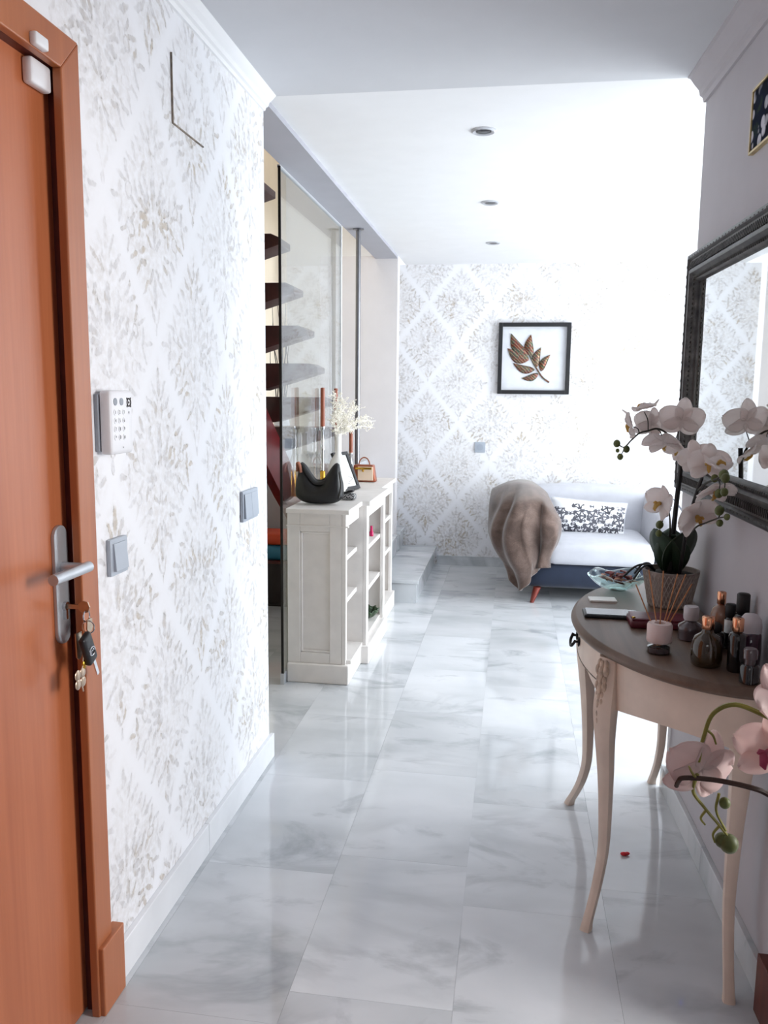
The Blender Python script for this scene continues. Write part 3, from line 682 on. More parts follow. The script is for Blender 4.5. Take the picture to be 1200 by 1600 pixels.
# things in the stair area
tb = thing('toy_box', 'dark open storage box on the floor under the stairs', 'box', (-1.6, 5.55, 0))
g = G(); g.box(-1.85, -1.35, 5.40, 5.74, 0, .02); g.box(-1.85, -1.35, 5.40, 5.42, .02, .30); g.box(-1.85, -1.35, 5.72, 5.74, .02, .30); g.box(-1.85, -1.83, 5.42, 5.72, .02, .30); g.box(-1.37, -1.35, 5.42, 5.72, .02, .30)
g.build('box_body', 'dark_box', tb, bevel=.004); G().box(-1.86, -1.34, 5.39, 5.75, .30, .315).build('box_rim', 'mahogany', tb)
tag(G().rbox((-1.60, 5.57, .365), (.46, .30, .10), .03, 6).build('toy_crate', 'toy_teal', None, smooth=True), 'teal blue toy tub on top of the dark storage box', 'toy')
tag(G().rbox((-1.60, 5.57, .458), (.42, .26, .085), .035, 6).build('toy_bag', 'toy_orange', None, smooth=True), 'orange toy bundle on top of the teal tub', 'toy')
VX, VY, VZ = -1.74, 6.15, .93
vz = thing('twig_vase', 'grey vase of dark dry twigs on the landing behind the stair treads', 'vase', (VX, VY, VZ))
G().lathe([(.05, 0), (.075, .06), (.08, .2), (.05, .34), (.038, .38), (.046, .41), (.038, .41), (.03, .38), (.03, .34)], (VX, VY, VZ), 20).build('vase_body', 'grey_panel', vz, smooth=True)
for k_ in range(10):
    a = 2*PI*k_/10; q = random.uniform(.05, .17); h = random.uniform(.95, 1.35)
    pts = [(VX+.01*math.cos(a), VY+.01*math.sin(a), VZ+.1)]
    for i in range(1, 7): f_ = i/6; pts.append((VX+q*f_*math.cos(a)+random.uniform(-.018, .018), VY+q*f_*math.sin(a)+random.uniform(-.018, .018), VZ+.1+(h-.1)*f_))
    G().tube(bez(pts, 3), [.006-.0045*i/(3*6) for i in range(19)], 5).build('twig', 'twig', vz, smooth=True)

# ------------------------------------------------------------------ white bookcase
BX0, BXF, BXC = -1.0985, -.800, -.757; Y0, Y1, Y2, Y3 = 3.965, 4.315, 4.955, 5.565
bc = thing('bookcase', 'low white breakfront bookcase with open shelves beside glass screen', 'bookcase', (-.95, 4.75, 0))
g = G(); g.prism([(BX0-.002, Y0-.02), (BXF+.02, Y0-.02), (BXF+.02, Y1-.02), (BXC+.02, Y1-.02), (BXC+.02, Y2+.02), (BXF+.02, Y2+.02), (BXF+.02, Y3+.02), (BX0-.002, Y3+.02)], lambda a, b: (a, b, .866), lambda a, b: (a, b, .89)); g.build('top_board', 'cab_paint', bc, bevel=.004)
g = G(); g.prism([(BX0, Y0-.018), (BXF+.018, Y0-.018), (BXF+.018, Y1-.018), (BXC+.018, Y1-.018), (BXC+.018, Y2+.018), (BXF+.018, Y2+.018), (BXF+.018, Y3+.018), (BX0, Y3+.018)], lambda a, b: (a, b, 0), lambda a, b: (a, b, .10))
g.build('plinth', 'cab_paint', bc, bevel=.006)
def panel_side(y, s_):
    g = G(); t_ = .022; a, b = (y, y+t_) if s_ < 0 else (y-t_, y)
    g.box(BX0, (BXF-.0205), a+.012*(s_ < 0), b-.012*(s_ > 0), .10, .866)
    yo0, yo1 = (a, a+.012) if s_ < 0 else (b-.012, b)
    g.box(BX0, BX0+.065, yo0, yo1, .10, .866); g.box((BXF-.0205)-.062, (BXF-.0205), yo0, yo1, .10, .866); g.box(BX0+.065, (BXF-.0205)-.062, yo0, yo1, .775, .866); g.box(BX0+.065, (BXF-.0205)-.062, yo0, yo1, .10, .155)
    return g
sp = panel_side(Y0, -1).build('side_panel', 'cab_paint', bc, bevel=.003)
g = G(); x0, x1, z0, z1 = BX0+.065, BXF-.062, .155, .775
for a in ((x0, x0+.012, z0, z1), (x1-.012, x1, z0, z1), (x0, x1, z0, z0+.012), (x0, x1, z1-.012, z1)): g.box(a[0], a[1], Y0+.004, Y0+.013, a[2], a[3])
g.build('panel_moulding', 'cab_paint', sp, bevel=.004)
panel_side(Y3, 1).build('side_panel', 'cab_paint', bc, bevel=.003)
g = G(); g.box(BX0-.001, BXF+.012, Y0-.008, Y0+.02, .80, .806); g.build('side_bead', 'cab_paint', bc)
G().box(BX0, BX0+.012, Y0+.02, Y3-.02, .10, .866).build('back_panel', 'cab_paint', bc)
for y in (Y1, Y2-.022): G().box(BX0+.012, BXC-.02, y, y+.022, .10, .866).build('divider', 'cab_paint', bc)
for a, b, x in ((Y0, Y0+.03, BXF), (Y1, Y1+.06, BXC), (Y2-.06, Y2, BXC), (Y3-.04, Y3, BXF)): G().box(x-.02, x+.0005, a, b, .10, .866).build('stile', 'cab_paint', bc, bevel=.002)
for a, b, x in ((Y0+.03, Y1, BXF), (Y1+.06, Y2-.06, BXC), (Y2, Y3-.04, BXF)): G().box(x-.02, x, a, b, .80, .866).build('top_rail', 'cab_paint', bc, bevel=.002)
G().box(BX0+.012, BXC-.02, Y0+.02, Y3-.02, .10, .118).build('bottom_shelf', 'cab_paint', bc)
for a, b, x, zs in ((Y0+.022, Y1, BXF-.01, (.40, .62)), (Y1+.022, Y2-.022, BXC-.022, (.36, .595)), (Y2, Y3-.022, BXF-.01, (.40, .62))):
    for z in zs: G().box(BX0+.012, x, a, b, z, z+.024).build('shelf', 'cab_paint', bc, bevel=.002)

# things on and in the bookcase
ZB = .89
hb = thing('handbag', 'black leather hobo handbag standing on the near end of bookcase', 'handbag', (-1.0, 4.14, ZB))
rings = []
for i in range(25):
    u = i/24*2-1; x = -.974 + .123*u
    q_ = abs(u); top = .125 + .088*smoothstep(.05, .75, q_) - .10*smoothstep(.80, 1.0, q_); bot = .035*q_**4
    d = .060*math.sqrt(max(.10, 1-q_**4)); h = max(.02, top-bot)
    rings.append([(x, 4.14+d*math.cos(2*PI*k_/20)*(1-.45*max(0, math.sin(2*PI*k_/20))), ZB+.002+bot+h/2+h/2*math.copysign(abs(math.sin(2*PI*k_/20))**.75, math.sin(2*PI*k_/20))) for k_ in range(20)])
G().loft(rings).build('bag_body', 'black_leather', hb, smooth=True)
G().tube(bez([(-1.075, 4.14, ZB+.18), (-1.062, 4.12, ZB+.205), (-1.03, 4.105, ZB+.165), (-.985, 4.10, ZB+.115), (-.93, 4.105, ZB+.125), (-.885, 4.12, ZB+.175), (-.872, 4.14, ZB+.17)], 6), .014, 8, flat=.45).build('strap', 'black_leather', hb, smooth=True)
G().tube(bez([(-.862, 4.10, ZB+.17), (-.852, 4.09, ZB+.10), (-.862, 4.085, ZB+.04)], 6), .006, 6).build('side_piping', 'black_leather', hb, smooth=True)
G().tube(bez([(-1.082, 4.115, ZB+.17), (-1.078, 4.10, ZB+.215), (-1.066, 4.10, ZB+.195), (-1.060, 4.10, ZB+.165)], 5), .011, 8, flat=.5).build('tan_tab', 'tan_leather', hb, smooth=True)
pc = thing('beaded_pouch', 'small black and white beaded pouch beside the black handbag', 'pouch', (-.86, 4.34, ZB))
G().rbox((-.862, 4.335, ZB+.02), (.085, .06, .036), .016, 6).build('pouch_body', 'speckle', pc, smooth=True)
G().rbox((-.868, 4.338, ZB+.043), (.07, .05, .014), .006, 5, lambda w_, q: w_ + Vector((0, 0, .008*math.sin(q.x*60)))).build('pouch_flap', 'black_leather', pc, smooth=True)
pf = thing('photo_frame', 'tilted black photo frame standing on the bookcase', 'photo frame', (-.94, 4.78, ZB))
def lean(p):
    d = p - Vector((0, 0, 0)); a = math.radians(-24); z = d.z; x = d.x; q = Vector((x*math.cos(a)+z*math.sin(a), d.y, -x*math.sin(a)+z*math.cos(a)))
    b = math.radians(-22); return Vector((q.x*math.cos(b)-q.y*math.sin(b) - .925, q.x*math.sin(b)+q.y*math.cos(b) + 4.78, q.z + ZB+.006))
g = G(); W_, H_ = .078, .235
g.box(-.012, .006, -W_, -W_+.02, 0, H_); g.box(-.012, .006, W_-.02, W_, 0, H_); g.box(-.012, .006, -W_+.02, W_-.02, 0, .02); g.box(-.012, .006, -W_+.02, W_-.02, H_-.02, H_); g.move(lean).build('frame', 'black_wood', pf)
G().box(-.011, -.003, -W_+.02, W_-.02, .02, H_-.02).move(lean).build('print', 'paper', pf)
g = G(); g.tube([(-.002, .04*math.sin(t_*2.1), .05+.14*t_/6) for t_ in [i*.3 for i in range(20)]], .0015, 5); g.tube([(-.002, .012*math.cos(i*.6), .155+.02*math.sin(i*.6)) for i in range(11)], .0013, 5); g.tube([(-.002, -.03+.006*i, .04) for i in range(8)], .0012, 5); g.move(lean).build('line_drawing', 'ink', pf)
g = G(); g.hexa([(-1.05, 4.76, ZB), (-1.03, 4.76, ZB), (-1.03, 4.80, ZB), (-1.05, 4.80, ZB)], [(-1.005, 4.76, ZB+.165), (-.995, 4.76, ZB+.165), (-.995, 4.80, ZB+.165), (-1.005, 4.80, ZB+.165)]); g.build('easel_leg', 'black_wood', pf)
mb = thing('miniature_handbag', 'copper and cream miniature handbag ornament at the far end of bookcase', 'ornament', (-.95, 5.30, ZB))
def taper(w_, q): return Vector((w_.x, w_.y, w_.z)) + Vector((-q.x*.12*(q.z/.055), 0, 0))
G().rbox((-.95, 5.30, ZB+.056), (.145, .075, .11), .008, 6, taper).build('bag_body', 'copper_leather', mb, smooth=True)
g = G(); g.box(-.985, -.885, 5.255, 5.262, ZB+.012, ZB+.10); g.build('front_panel', 'pale_leather', mb, bevel=.002)
g = G(); g.box(-1.0, -.895, 5.25, 5.2555, ZB+.083, ZB+.096); g.ball((-.95, 5.249, ZB+.075), (.007, .004, .009), 8, 5); g.build('clasp', 'gold', mb)
G().tube([(-.95+.036*math.cos(PI*i/12), 5.30, ZB+.105+.052*math.sin(PI*i/12)) for i in range(13)], .0042, 8).build('handle', 'tan_leather', mb, smooth=True)
# candlesticks
for i, (x, y, zb, zt, lb) in enumerate(((-1.03, 4.45, 1.275, 1.485, 'glass candlestick with gold foot and copper taper candle behind the black handbag'),
                                       (-1.045, 4.86, 1.25, 1.485, 'glass candlestick with copper taper candle behind the dried white flowers'),
                                       (-1.00, 5.10, 1.09, 1.225, 'short glass candlestick with copper candle below the dried flowers'))):
    t = thing('candlestick', lb, 'candlestick', (x, y, ZB), 'copper candles on the bookcase')
    G().lathe([(.034, 0), (.034, .006), (.012, .012), (.0145, .05), (.0145, .14 if i == 0 else .06), (.009, .145 if i == 0 else .065)], (x, y, ZB), 20).build('foot', 'gold' if i == 0 else 'clear_glass', t, smooth=True)
    z0 = ZB + (.145 if i == 0 else .065)
    G().lathe([(.008, z0), (.0075, (z0+zb)/2-.012), (.013, (z0+zb)/2), (.0075, (z0+zb)/2+.012), (.008, zb-.02), (.014, zb-.015), (.014, zb)], (x, y, 0), 18).build('stem', 'chrome', t, smooth=True)
    G().lathe([(.0125, zb), (.0115, zt-.003), (.006, zt)], (x, y, 0), 18).build('candle', 'copper_wax', t, smooth=True)
fv = thing('flower_vase', 'white bottle vase of dried white flowers on the bookcase', 'vase', (-1.02, 4.83, ZB)); vx, vy = -1.0, 4.72
G().lathe([(.045, 0), (.058, .03), (.060, .13), (.045, .18), (.018, .22), (.016, .31), (.021, .335), (.015, .335), (.012, .31), (.013, .22)], (vx, vy, ZB), 28).build('vase_body', 'ceramic_white', fv, smooth=True)
for k_ in range(26):
    a = random.uniform(0, 2*PI); sp_ = random.uniform(.01, .10); h = random.uniform(.0, .25); dx = random.choice((0, 0, .02, .06, .11, .13)) 
    base = Vector((vx, vy, ZB+.32)); tip = Vector((vx + .55*sp_*math.cos(a) + dx*.75 + .02, vy + sp_*math.sin(a) + dx*3.4, ZB+.34+h*(1-.3*dx/.1)))
    mid = (base+tip)/2 + Vector((random.uniform(-.02, .02), random.uniform(-.03, .03), .03))
    g = G(); g.tube(bez([base, mid, tip], 5), .0014, 4)
    for q in range(26):
        u = random.uniform(.35, 1.0); p_ = base*(1-u)+tip*u + (mid-(base+tip)/2)*4*u*(1-u); d = Vector((random.gauss(0, 1), random.gauss(0, 1), random.gauss(0, 1))).normalized()*random.uniform(.01, .04)
        g.tube([p_, p_+d], [.0012, .0007], 3)
        for m_ in (1.0, .75, .5):
            e = p_+d*m_ + Vector((random.gauss(0, 1), random.gauss(0, 1), random.gauss(0, 1)))*.003; g.ball(e, random.uniform(.0022, .0042), 4, 2)
    g.build('dried_flower', 'dried_white', fv)
tag(G().lathe([(.011, 0), (.0125, .004), (.0125, .026), (.008, .030), (.0075, .034), (.0085, .036), (.007, .062), (.0001, .063)], (-.815, 4.80, .619), 16).build('nail_polish', 'pink_polish', None, smooth=True), 'small pink nail polish bottle on the middle shelf of bookcase', 'bottle')
lp = thing('leaf_plate', 'green leaf shaped plate with pale rim on the bottom shelf of bookcase', 'plate', (-.82, 4.62, .118))
def leafplate(u, v_):
    a = 2*PI*u; R_ = (.085+.022*abs(math.sin(4.5*a))+.02*math.cos(a))*v_; return (-.838+R_*math.cos(a)*.60, 4.79+R_*math.sin(a)*.85, .122+.055*v_**2+.006*math.sin(9*a)*v_)
G().grid(leafplate, 54, 8).build('plate_body', 'leaf_plate', lp, smooth=True, solid=.004)
G().grid(lambda u, v_: tuple(Vector(leafplate(u, .25+.28*v_)) + Vector((0, 0, .004))), 40, 3).build('pale_veins', 'plate_edge', lp, smooth=True)
tag(G().lathe([(.030, 0), (.034, .01), (.02, .09), (.012, .13), (.006, .14)], (-.87, 4.62, .619), 18).build('white_cone', 'ceramic_white', None, smooth=True), 'slim white ornament beside the pink polish on bookcase shelf', 'ornament')

# ------------------------------------------------------------------ far wall: framed leaf art, socket
ar = thing('leaf_picture', 'black framed metallic leaf picture on the far damask wall', 'picture', (.145, YF, 1.47)); ax0, ax1, az0, az1 = -.146, .436, 1.468, 2.046
YA = YF-.045
g = G(); g.box(ax0, ax0+.032, YA, YF, az0, az1); g.box(ax1-.032, ax1, YA, YF, az0, az1); g.box(ax0+.032, ax1-.032, YA, YF, az0, az0+.032); g.box(ax0+.032, ax1-.032, YA, YF, az1-.032, az1); g.build('frame', 'black_wood', ar, bevel=.002)
G().box(ax0+.032, ax1-.032, YF-.012, YF-.006, az0+.032, az1-.032).build('mat_board', 'art_mat', ar)
def art_leaf(x, z, ang, l, wd, nm_):
    def fn(u, v_):
        t_ = u; wv = wd*math.sin(PI*t_**.75)**.9*(v_*2-1); c_, s_ = math.cos(math.radians(ang)), math.sin(math.radians(ang)); q = t_*l; bend = .12*l*math.sin(PI*t_)
        return (x + c_*q - s_*(wv+bend), YF-.018-.012*(1-(v_*2-1)**2)*math.sin(PI*t_), z + s_*q + c_*(wv+bend))
    return G().grid(fn, 14, 6).build(nm_, 'art_leaf', ar, smooth=True, solid=.003)
pxm = .00538                                   # metres per photo pixel on the far wall, picture details measured from its left edge
for a in ((.095, 1.772, 127, .235, .044), (.125, 1.775, 93, .175, .036), (.105, 1.745, 152, .20, .047), (.165, 1.685, 78, .165, .033), (.155, 1.665, 163, .185, .032), (.205, 1.655, 62, .15, .028), (.185, 1.635, 196, .14, .027)): art_leaf(*a, 'leaflet')
G().tube(bez([(.10, YF-.02, 1.80), (.145, YF-.02, 1.72), (.19, YF-.02, 1.645), (.225, YF-.02, 1.60), (.275, YF-.02, 1.565)], 6), .006, 8).build('leaf_stem', 'art_leaf', ar, smooth=True)
G().box(ax0+.032, ax1-.032, YA+.004, YA+.006, az0+.032, az1-.032).build('glazing', 'frame_glass', ar)
sk = thing('wall_socket', 'grey square wall socket on the damask wall left of sofa', 'socket', (-.277, YF, .98))
G().rbox((-.277, YF-.006, 1.02), (.088, .012, .088), .003, 4).build('socket_plate', 'silver_plastic', sk, smooth=True); G().tube([(-.277, YF-.012, 1.02), (-.277, YF-.014, 1.02)], .027, 20).build('socket_face', 'grey_plastic', sk)

# ------------------------------------------------------------------ sofa
so = thing('sofa', 'small grey loveseat with navy base and red wood feet by damask wall', 'sofa', (.65, 6.4, 0))
SX0, SX1 = .06, 1.30; FY, BY = 5.86, 6.98
G().rbox(((SX0+SX1)/2, (FY+BY)/2+.005, .19), (SX1-SX0-.02, BY-FY-.03, .19), .075, 8).build('base', 'sofa_navy', so, smooth=True)
def seatfn(w_, q): return w_ + Vector((0, 0, .02*math.cos(q.x*2.6)*math.cos(q.y*2.4) if q.z > 0 else 0))
G().rbox((.625, 6.28, .345), (.75, .84, .15), .055, 10, seatfn).build('seat_cushion', 'sofa_cloth', so, smooth=True)
def backfn(w_, q):
    y = w_.y
    if q.y < 0:
        for bx in (-.06, .12): y += .022*math.exp(-((w_.x-.62-bx)/.018)**2)*smoothstep(.78, .62, w_.z)
        y += .02*(w_.z-.4)
    return Vector((w_.x, y + .10*(w_.z-.35), w_.z - .03*abs((w_.x-.68)/.62)**3))
G().rbox((.68, 6.76, .53), (1.16, .24, .46), .08, 14, backfn).build('backrest', 'sofa_cloth', so, smooth=True)
def armfn(sgn):
    def fn(w_, q):
        t_ = (w_.y-FY)/(BY-FY)          # front 0 -> back 1
        z = .25 + (w_.z-.25)*(.74+.32*smoothstep(0, 1, t_)); x = w_.x + sgn*(.07*(w_.z-.3) + .05*(t_-.5)*-1)
        return Vector((x, w_.y, z))
    return fn
G().rbox((1.11, 6.40, .485), (.21, .96, .47), .07, 10, armfn(1)).build('armrest', 'sofa_cloth', so, smooth=True)
G().rbox((.13, 6.40, .485), (.17, .96, .47), .07, 10, armfn(-1)).build('armrest', 'sofa_cloth', so, smooth=True)
G().rbox((1.225, 6.42, .40), (.06, 1.04, .53), .028, 10, armfn(1)).build('outer_shell', 'sofa_navy', so, smooth=True)
G().rbox((.065, 6.44, .40), (.05, 1.00, .42), .024, 10, armfn(-1)).build('outer_shell', 'sofa_navy', so, smooth=True)
for p_ in ((.56, 6.645, .60), (.74, 6.645, .60), (1.02, 6.2, .45)): G().ball(p_, (.014, .014, .014), 10, 6).build('button', 'button_cloth', so, smooth=True)
for (x, y, dx, dy) in ((.20, 5.90, -.035, -.04), (1.18, 5.92, .035, -.04), (.18, 6.86, -.02, .03), (1.2, 6.86, .02, .03)):
    g = G(); rg = []
    for z, r_ in ((.105, .028), (.06, .023), (.0, .014)):
        t_ = 1-z/.105; rg.append([(x+dx*t_+r_*math.cos(2*PI*k_/10), y+dy*t_+r_*math.sin(2*PI*k_/10), z) for k_ in range(10)])
    g.loft(rg).build('leg', 'sofa_leg', so, smooth=True)
cu = thing('floral_cushion', 'white lumbar cushion with grey flower print on the sofa', 'cushion', (.60, 6.46, .43))
def cushfn(u, v_, s_):
    a, b = u*2-1, v_*2-1; pin = 1-.10*(abs(a)*abs(b))**.0*(1-abs(a)**2)*(abs(b)) ; th = .075*((1-abs(a)**3.2)*(1-abs(b)**2.6))**.55
    x = .285*a*(1-.05*(1-b*b)); z = .135*b*(1-.07*(1-a*a)); return Vector((x, s_*th, z))
ct = math.radians(-20); cr = math.radians(3.2)
def cpos(v_): 
    q = Matrix.Rotation(ct, 3, 'X') @ (Matrix.Rotation(cr, 3, 'Y') @ v_); return q
gc = G()
for s_ in (-1, 1): gc.grid(lambda u, v_: cushfn(u, v_, s_), 28, 16)
co_ = gc.build('cushion_cover', 'floral_print', None, smooth=True); co_.parent = cu
gp = G(); lo = [cushfn(u, 0, 0) for u in [i/12 for i in range(13)]] + [cushfn(1, v_, 0) for v_ in [i/8 for i in range(1, 9)]] + [cushfn(1-u, 1, 0) for u in [i/12 for i in range(1, 13)]] + [cushfn(0, 1-v_, 0) for v_ in [i/8 for i in range(1, 8)]]
gp.tube(lo, .0045, 6, True); pp = gp.build('piping', 'sofa_cloth', None, smooth=True); pp.parent = cu
cu.location = (.575, 6.42, .545); cu.rotation_euler = (math.radians(-17), math.radians(3.5), math.radians(-3))

def throw(u, v_):
    # the sheet rolls over the arm (v < .25), then hangs in front of it in slanting folds
    t_ = smoothstep(.0, .28, v_); w_ = max(0, (v_-.14)/.86)
    xl = -.07 - .105*math.sin(PI*min(1, .12+v_*1.05))**1.1 + .03*smoothstep(.75, 1, v_); xr_ = .25 + .055*smoothstep(0, .4, v_) + .02*math.sin(PI*v_)
    p_ = u + .34*w_ - .22*w_*w_                                   # fold lines slant, then straighten
    env = smoothstep(.05, .35, v_)*smoothstep(-.05, .14, u)*smoothstep(1.05, .88, u)
    r1 = .5+.5*math.cos(2*PI*(2.05*p_-.15)); r2 = math.sin(2*PI*(4.3*p_+.35*math.sin(2.5*w_))); r3 = .5+.5*math.cos(2*PI*(1.1*w_*1.6-1.3*u+.2))
    x = xl + (xr_-xl)*u + .020*math.sin(2*PI*(1.1*w_+.8*u)) - .012*r2*env
    zt = .79 - .075*abs(2*u-1)**2.6; zb = .245 - .175*math.exp(-((u-.30)/.22)**2) - .02*math.sin(2*PI*2.05*u)
    z = zt + .02*math.sin(PI*min(1, v_/.28)) + (zb-zt)*w_**1.05
    side_ = .30*max(0, 1-2*u)**3.2 + .10*max(0, 2*u-1)**4
    y = 6.60 - .74*t_**.85 - .07*math.sin(PI*min(1, w_*1.1)) + side_*(.35+.65*t_) - (.075*r1**1.3 + .018*r2 + .028*r3)*env
    return (x, y, z)
tag(G().grid(throw, 96, 80).build('throw_blanket', 'throw_fur', None, smooth=True, solid=.02), 'brown faux fur throw draped over the left arm of the sofa', 'blanket')

# ------------------------------------------------------------------ mirror, picture on the right wall
mi = thing('wall_mirror', 'large mirror in ribbed dark frame on the right wall above table', 'mirror', (.60, 2.5, 1.13))
MY0, MY1, MZ0, MZ1, FW = 1.90, 3.06, 1.130, 1.935, .105
def onwall(y, z, d): return (xr(y)-d, y, z)
fp = [(0, .0), (0, .022), (.008, .034), (.02, .036), (.026, .028), (.032, .028), (.058, .034), (.064, .040), (.074, .040), (.080, .030), (.094, .026), (.105, .012), (.105, 0)]
def side(a, b, nm_):     # a,b corner indices; mitred sweep of the frame profile
    o = [(MY0, MZ0), (MY1, MZ0), (MY1, MZ1), (MY0, MZ1)]; i_ = [(MY0+FW, MZ0+FW), (MY1-FW, MZ0+FW), (MY1-FW, MZ1-FW), (MY0+FW, MZ1-FW)]
    def pt(k_, t_, d): f_ = t_/FW; return onwall(o[k_][0]+(i_[k_][0]-o[k_][0])*f_, o[k_][1]+(i_[k_][1]-o[k_][1])*f_, d)
    return G().prism(fp, lambda t_, d: pt(a, t_, d), lambda t_, d: pt(b, t_, d)).build(nm_, 'mirror_frame', mi, smooth=True)
sides = [side(k_, (k_+1) % 4, 'frame_side') for k_ in range(4)]
for k_, (horiz, c0, c1, z0) in enumerate(((1, MY0, MY1, MZ0), (0, MZ0, MZ1, MY1), (1, MY0, MY1, MZ1), (0, MZ0, MZ1, MY0))):
    sg_ = 1 if k_ in (0, 3) else -1; g = G(); n_ = int((c1-c0)/.0165)
    for i in range(n_):
        t_ = c0+.03+(c1-c0-.06)*i/(n_-1); lim = min(t_-c0, c1-t_)
        if lim > .06:
            a, b = z0+sg_*.034, z0+sg_*.057
            P0, P1 = (onwall(t_, a, .0305), onwall(t_, b, .0355)) if horiz else (onwall(a, t_, .0305), onwall(b, t_, .0355))
            g.tube([P0, P1], .0035, 4)
        if lim > .018 and i % 2 == 0:
            c_ = onwall(t_, z0+sg_*.017, .0345) if horiz else onwall(z0+sg_*.017, t_, .0345); g.ball(c_, (.003, .007 if horiz else .003, .003 if horiz else .007), 6, 4)
        if lim > .09:
            c_ = onwall(t_, z0+sg_*.089, .028) if horiz else onwall(z0+sg_*.089, t_, .028); g.ball(c_, .005, 6, 4)
    r_ = g.build('ribs_and_beads', 'mirror_frame', sides[k_]); r_['kind'] = 'stuff'
a, b, c_, d_ = MY0+FW-.01, MY1-FW+.01, MZ0+FW-.01, MZ1-FW+.01
G().add([onwall(a, c_, .012), onwall(b, c_, .012), onwall(b, d_, .012), onwall(a, d_, .012), onwall(a, c_, .006), onwall(b, c_, .006), onwall(b, d_, .006), onwall(a, d_, .006)], [(0, 1, 2, 3), (7, 6, 5, 4), (0, 4, 5, 1), (1, 5, 6, 2), (2, 6, 7, 3), (3, 7, 4, 0)]).build('mirror_glass', 'mirror_glass', mi)
pi_ = thing('flower_painting', 'small dark flower painting in gold frame high on the right wall', 'picture', (.62, 2.35, 2.11))
g = G(); y0, y1, z0, z1 = 2.10, 2.515, 2.108, 2.276; e = .006
for q in ((y0, y1, z0, z0+e), (y0, y1, z1-e, z1), (y0, y0+e, z0+e, z1-e), (y1-e, y1, z0+e, z1-e)): b0, t0 = slant(q[0], q[1], q[2], q[3], -.013, 0); g.hexa(b0, t0)
g.build('frame', 'gold_frame', pi_); g = G(); b0, t0 = slant(y0+e, y1-e, z0+e, z1-e, -.009, -.001); g.hexa(b0, t0); g.build('canvas', 'flower_painting', pi_)

# side doorway on the right wall: casing and plinth block
d2 = sroot('door_2', (.65, 1.4, 0))
g = G(); b0, t0 = slant(1.775, 1.835, .15, 2.14, -.022, .0); g.hexa(b0, t0); g.build('casing_side', 'side_door_wood', d2, bevel=.003)
g = G(); b0, t0 = slant(1.765, 1.925, 0, .15, -.036, 0); g.hexa(b0, t0); g.build('plinth_block', 'side_door_wood', d2, bevel=.003)
g = G(); b0, t0 = slant(.86, .92, 0, 2.14, -.022, .0); g.hexa(b0, t0); g.build('casing_side', 'side_door_wood', d2, bevel=.003)
g = G(); b0, t0 = slant(.92, 1.775, 2.08, 2.14, -.022, .0); g.hexa(b0, t0); g.build('casing_head', 'side_door_wood', d2, bevel=.003)

# ------------------------------------------------------------------ demi-lune console table
ZT = .79; TC = (.598, 2.53); TA, TB = .405, .592
tb_ = thing('console_table', 'half moon console table with brown top and cream curved legs', 'table', (.5, 2.53, 0))
def ell(sc_a, sc_b, n_=48):
    out = []
    for i in range(n_+1): a = -PI/2 + PI*i/n_; out.append((TC[0]-sc_a*math.cos(a), TC[1]+sc_b*math.sin(a)))
    return out
def slab(prof_):
    rings_ = []
    for ins, z in prof_: rings_.append([(x, y, z) for x, y in ell(TA-ins, TB-ins)])
    return G().loft(rings_)
slab([(.012, ZT-.030), (.004, ZT-.026), (.0, ZT-.018), (.003, ZT-.010), (.010, ZT-.006), (.012, ZT-.002), (.016, ZT)]).build('table_top', 'table_top_wood', tb_, smooth=True)
# apron: three panels between the legs with a shaped lower edge
def apron(a0, a1, ins, lo_fn, nm_, mat='table_paint', th=.018, ztop=ZT-.030, n_=20):
    g = G(); vs = []; fs = []
    for i in range(n_+1):
        t_ = i/n_; a = a0+(a1-a0)*t_
        for q in (0, th):
            x, y = TC[0]-(TA-ins-q)*math.cos(a), TC[1]+(TB-ins-q)*math.sin(a); vs += [(x, y, ztop), (x, y, lo_fn(t_))]
    for i in range(n_):
        o = i*4; p = o+4; fs += [(o, p, p+1, o+1), (o+3, p+3, p+2, o+2), (o+2, p+2, p, o), (o+1, p+1, p+3, o+3)]
    fs += [(0, 1, 3, 2), (n_*4+2, n_*4+3, n_*4+1, n_*4)]
    return g.add(vs, fs).build(nm_, mat, tb_, smooth=True)
aF = math.asin(.295/.565)
ap1 = apron(-PI/2, -aF, .03, lambda t_: .615+.045*smoothstep(.55, 1.0, 1-t_)*0 + .028*math.sin(PI*t_)**1 , 'side_apron')
apron(aF, PI/2, .03, lambda t_: .615+.028*math.sin(PI*t_), 'side_apron')
apron(-aF, aF, .03, lambda t_: .640-.03*math.cos(2*PI*t_)*abs(2*t_-1)**2+.02*math.sin(PI*t_)+.012*math.cos(6*PI*t_)*(1-abs(2*t_-1)), 'front_apron')
dr = apron(-aF*.82, aF*.82, .024, lambda t_: .672, 'drawer_front', th=.012, ztop=ZT-.038)
g = G(); hy = TC[1]; hx = TC[0]-(TA-.024)
for s_ in (-1, 1): g.tube([(hx, hy+.035*s_, .718), (hx-.016, hy+.035*s_, .718)], .004, 8); g.ball((hx-.003, hy+.035*s_, .718), (.004, .009, .016), 10, 6)
g.tube(bez([(hx-.014, hy-.042, .722), (hx-.022, hy-.03, .705), (hx-.024, hy, .697), (hx-.022, hy+.03, .705), (hx-.014, hy+.042, .722)], 5), .0045, 8); g.build('drawer_handle', 'iron', dr, smooth=True)
g = G(); g.add(*(lambda pts: (pts, [(i, i+1, i+1+len(pts)//2, i+len(pts)//2) for i in range(len(pts)//2-1)]))([(TC[0]-(TA-.0235)*math.cos(a), TC[1]+(TB-.0235)*math.sin(a), .672) for a in [-aF*.82+aF*1.64*i/20 for i in range(21)]] + [(TC[0]-(TA-.0235)*math.cos(a), TC[1]+(TB-.0235)*math.sin(a), .6685) for a in [-aF*.82+aF*1.64*i/20 for i in range(21)]]))
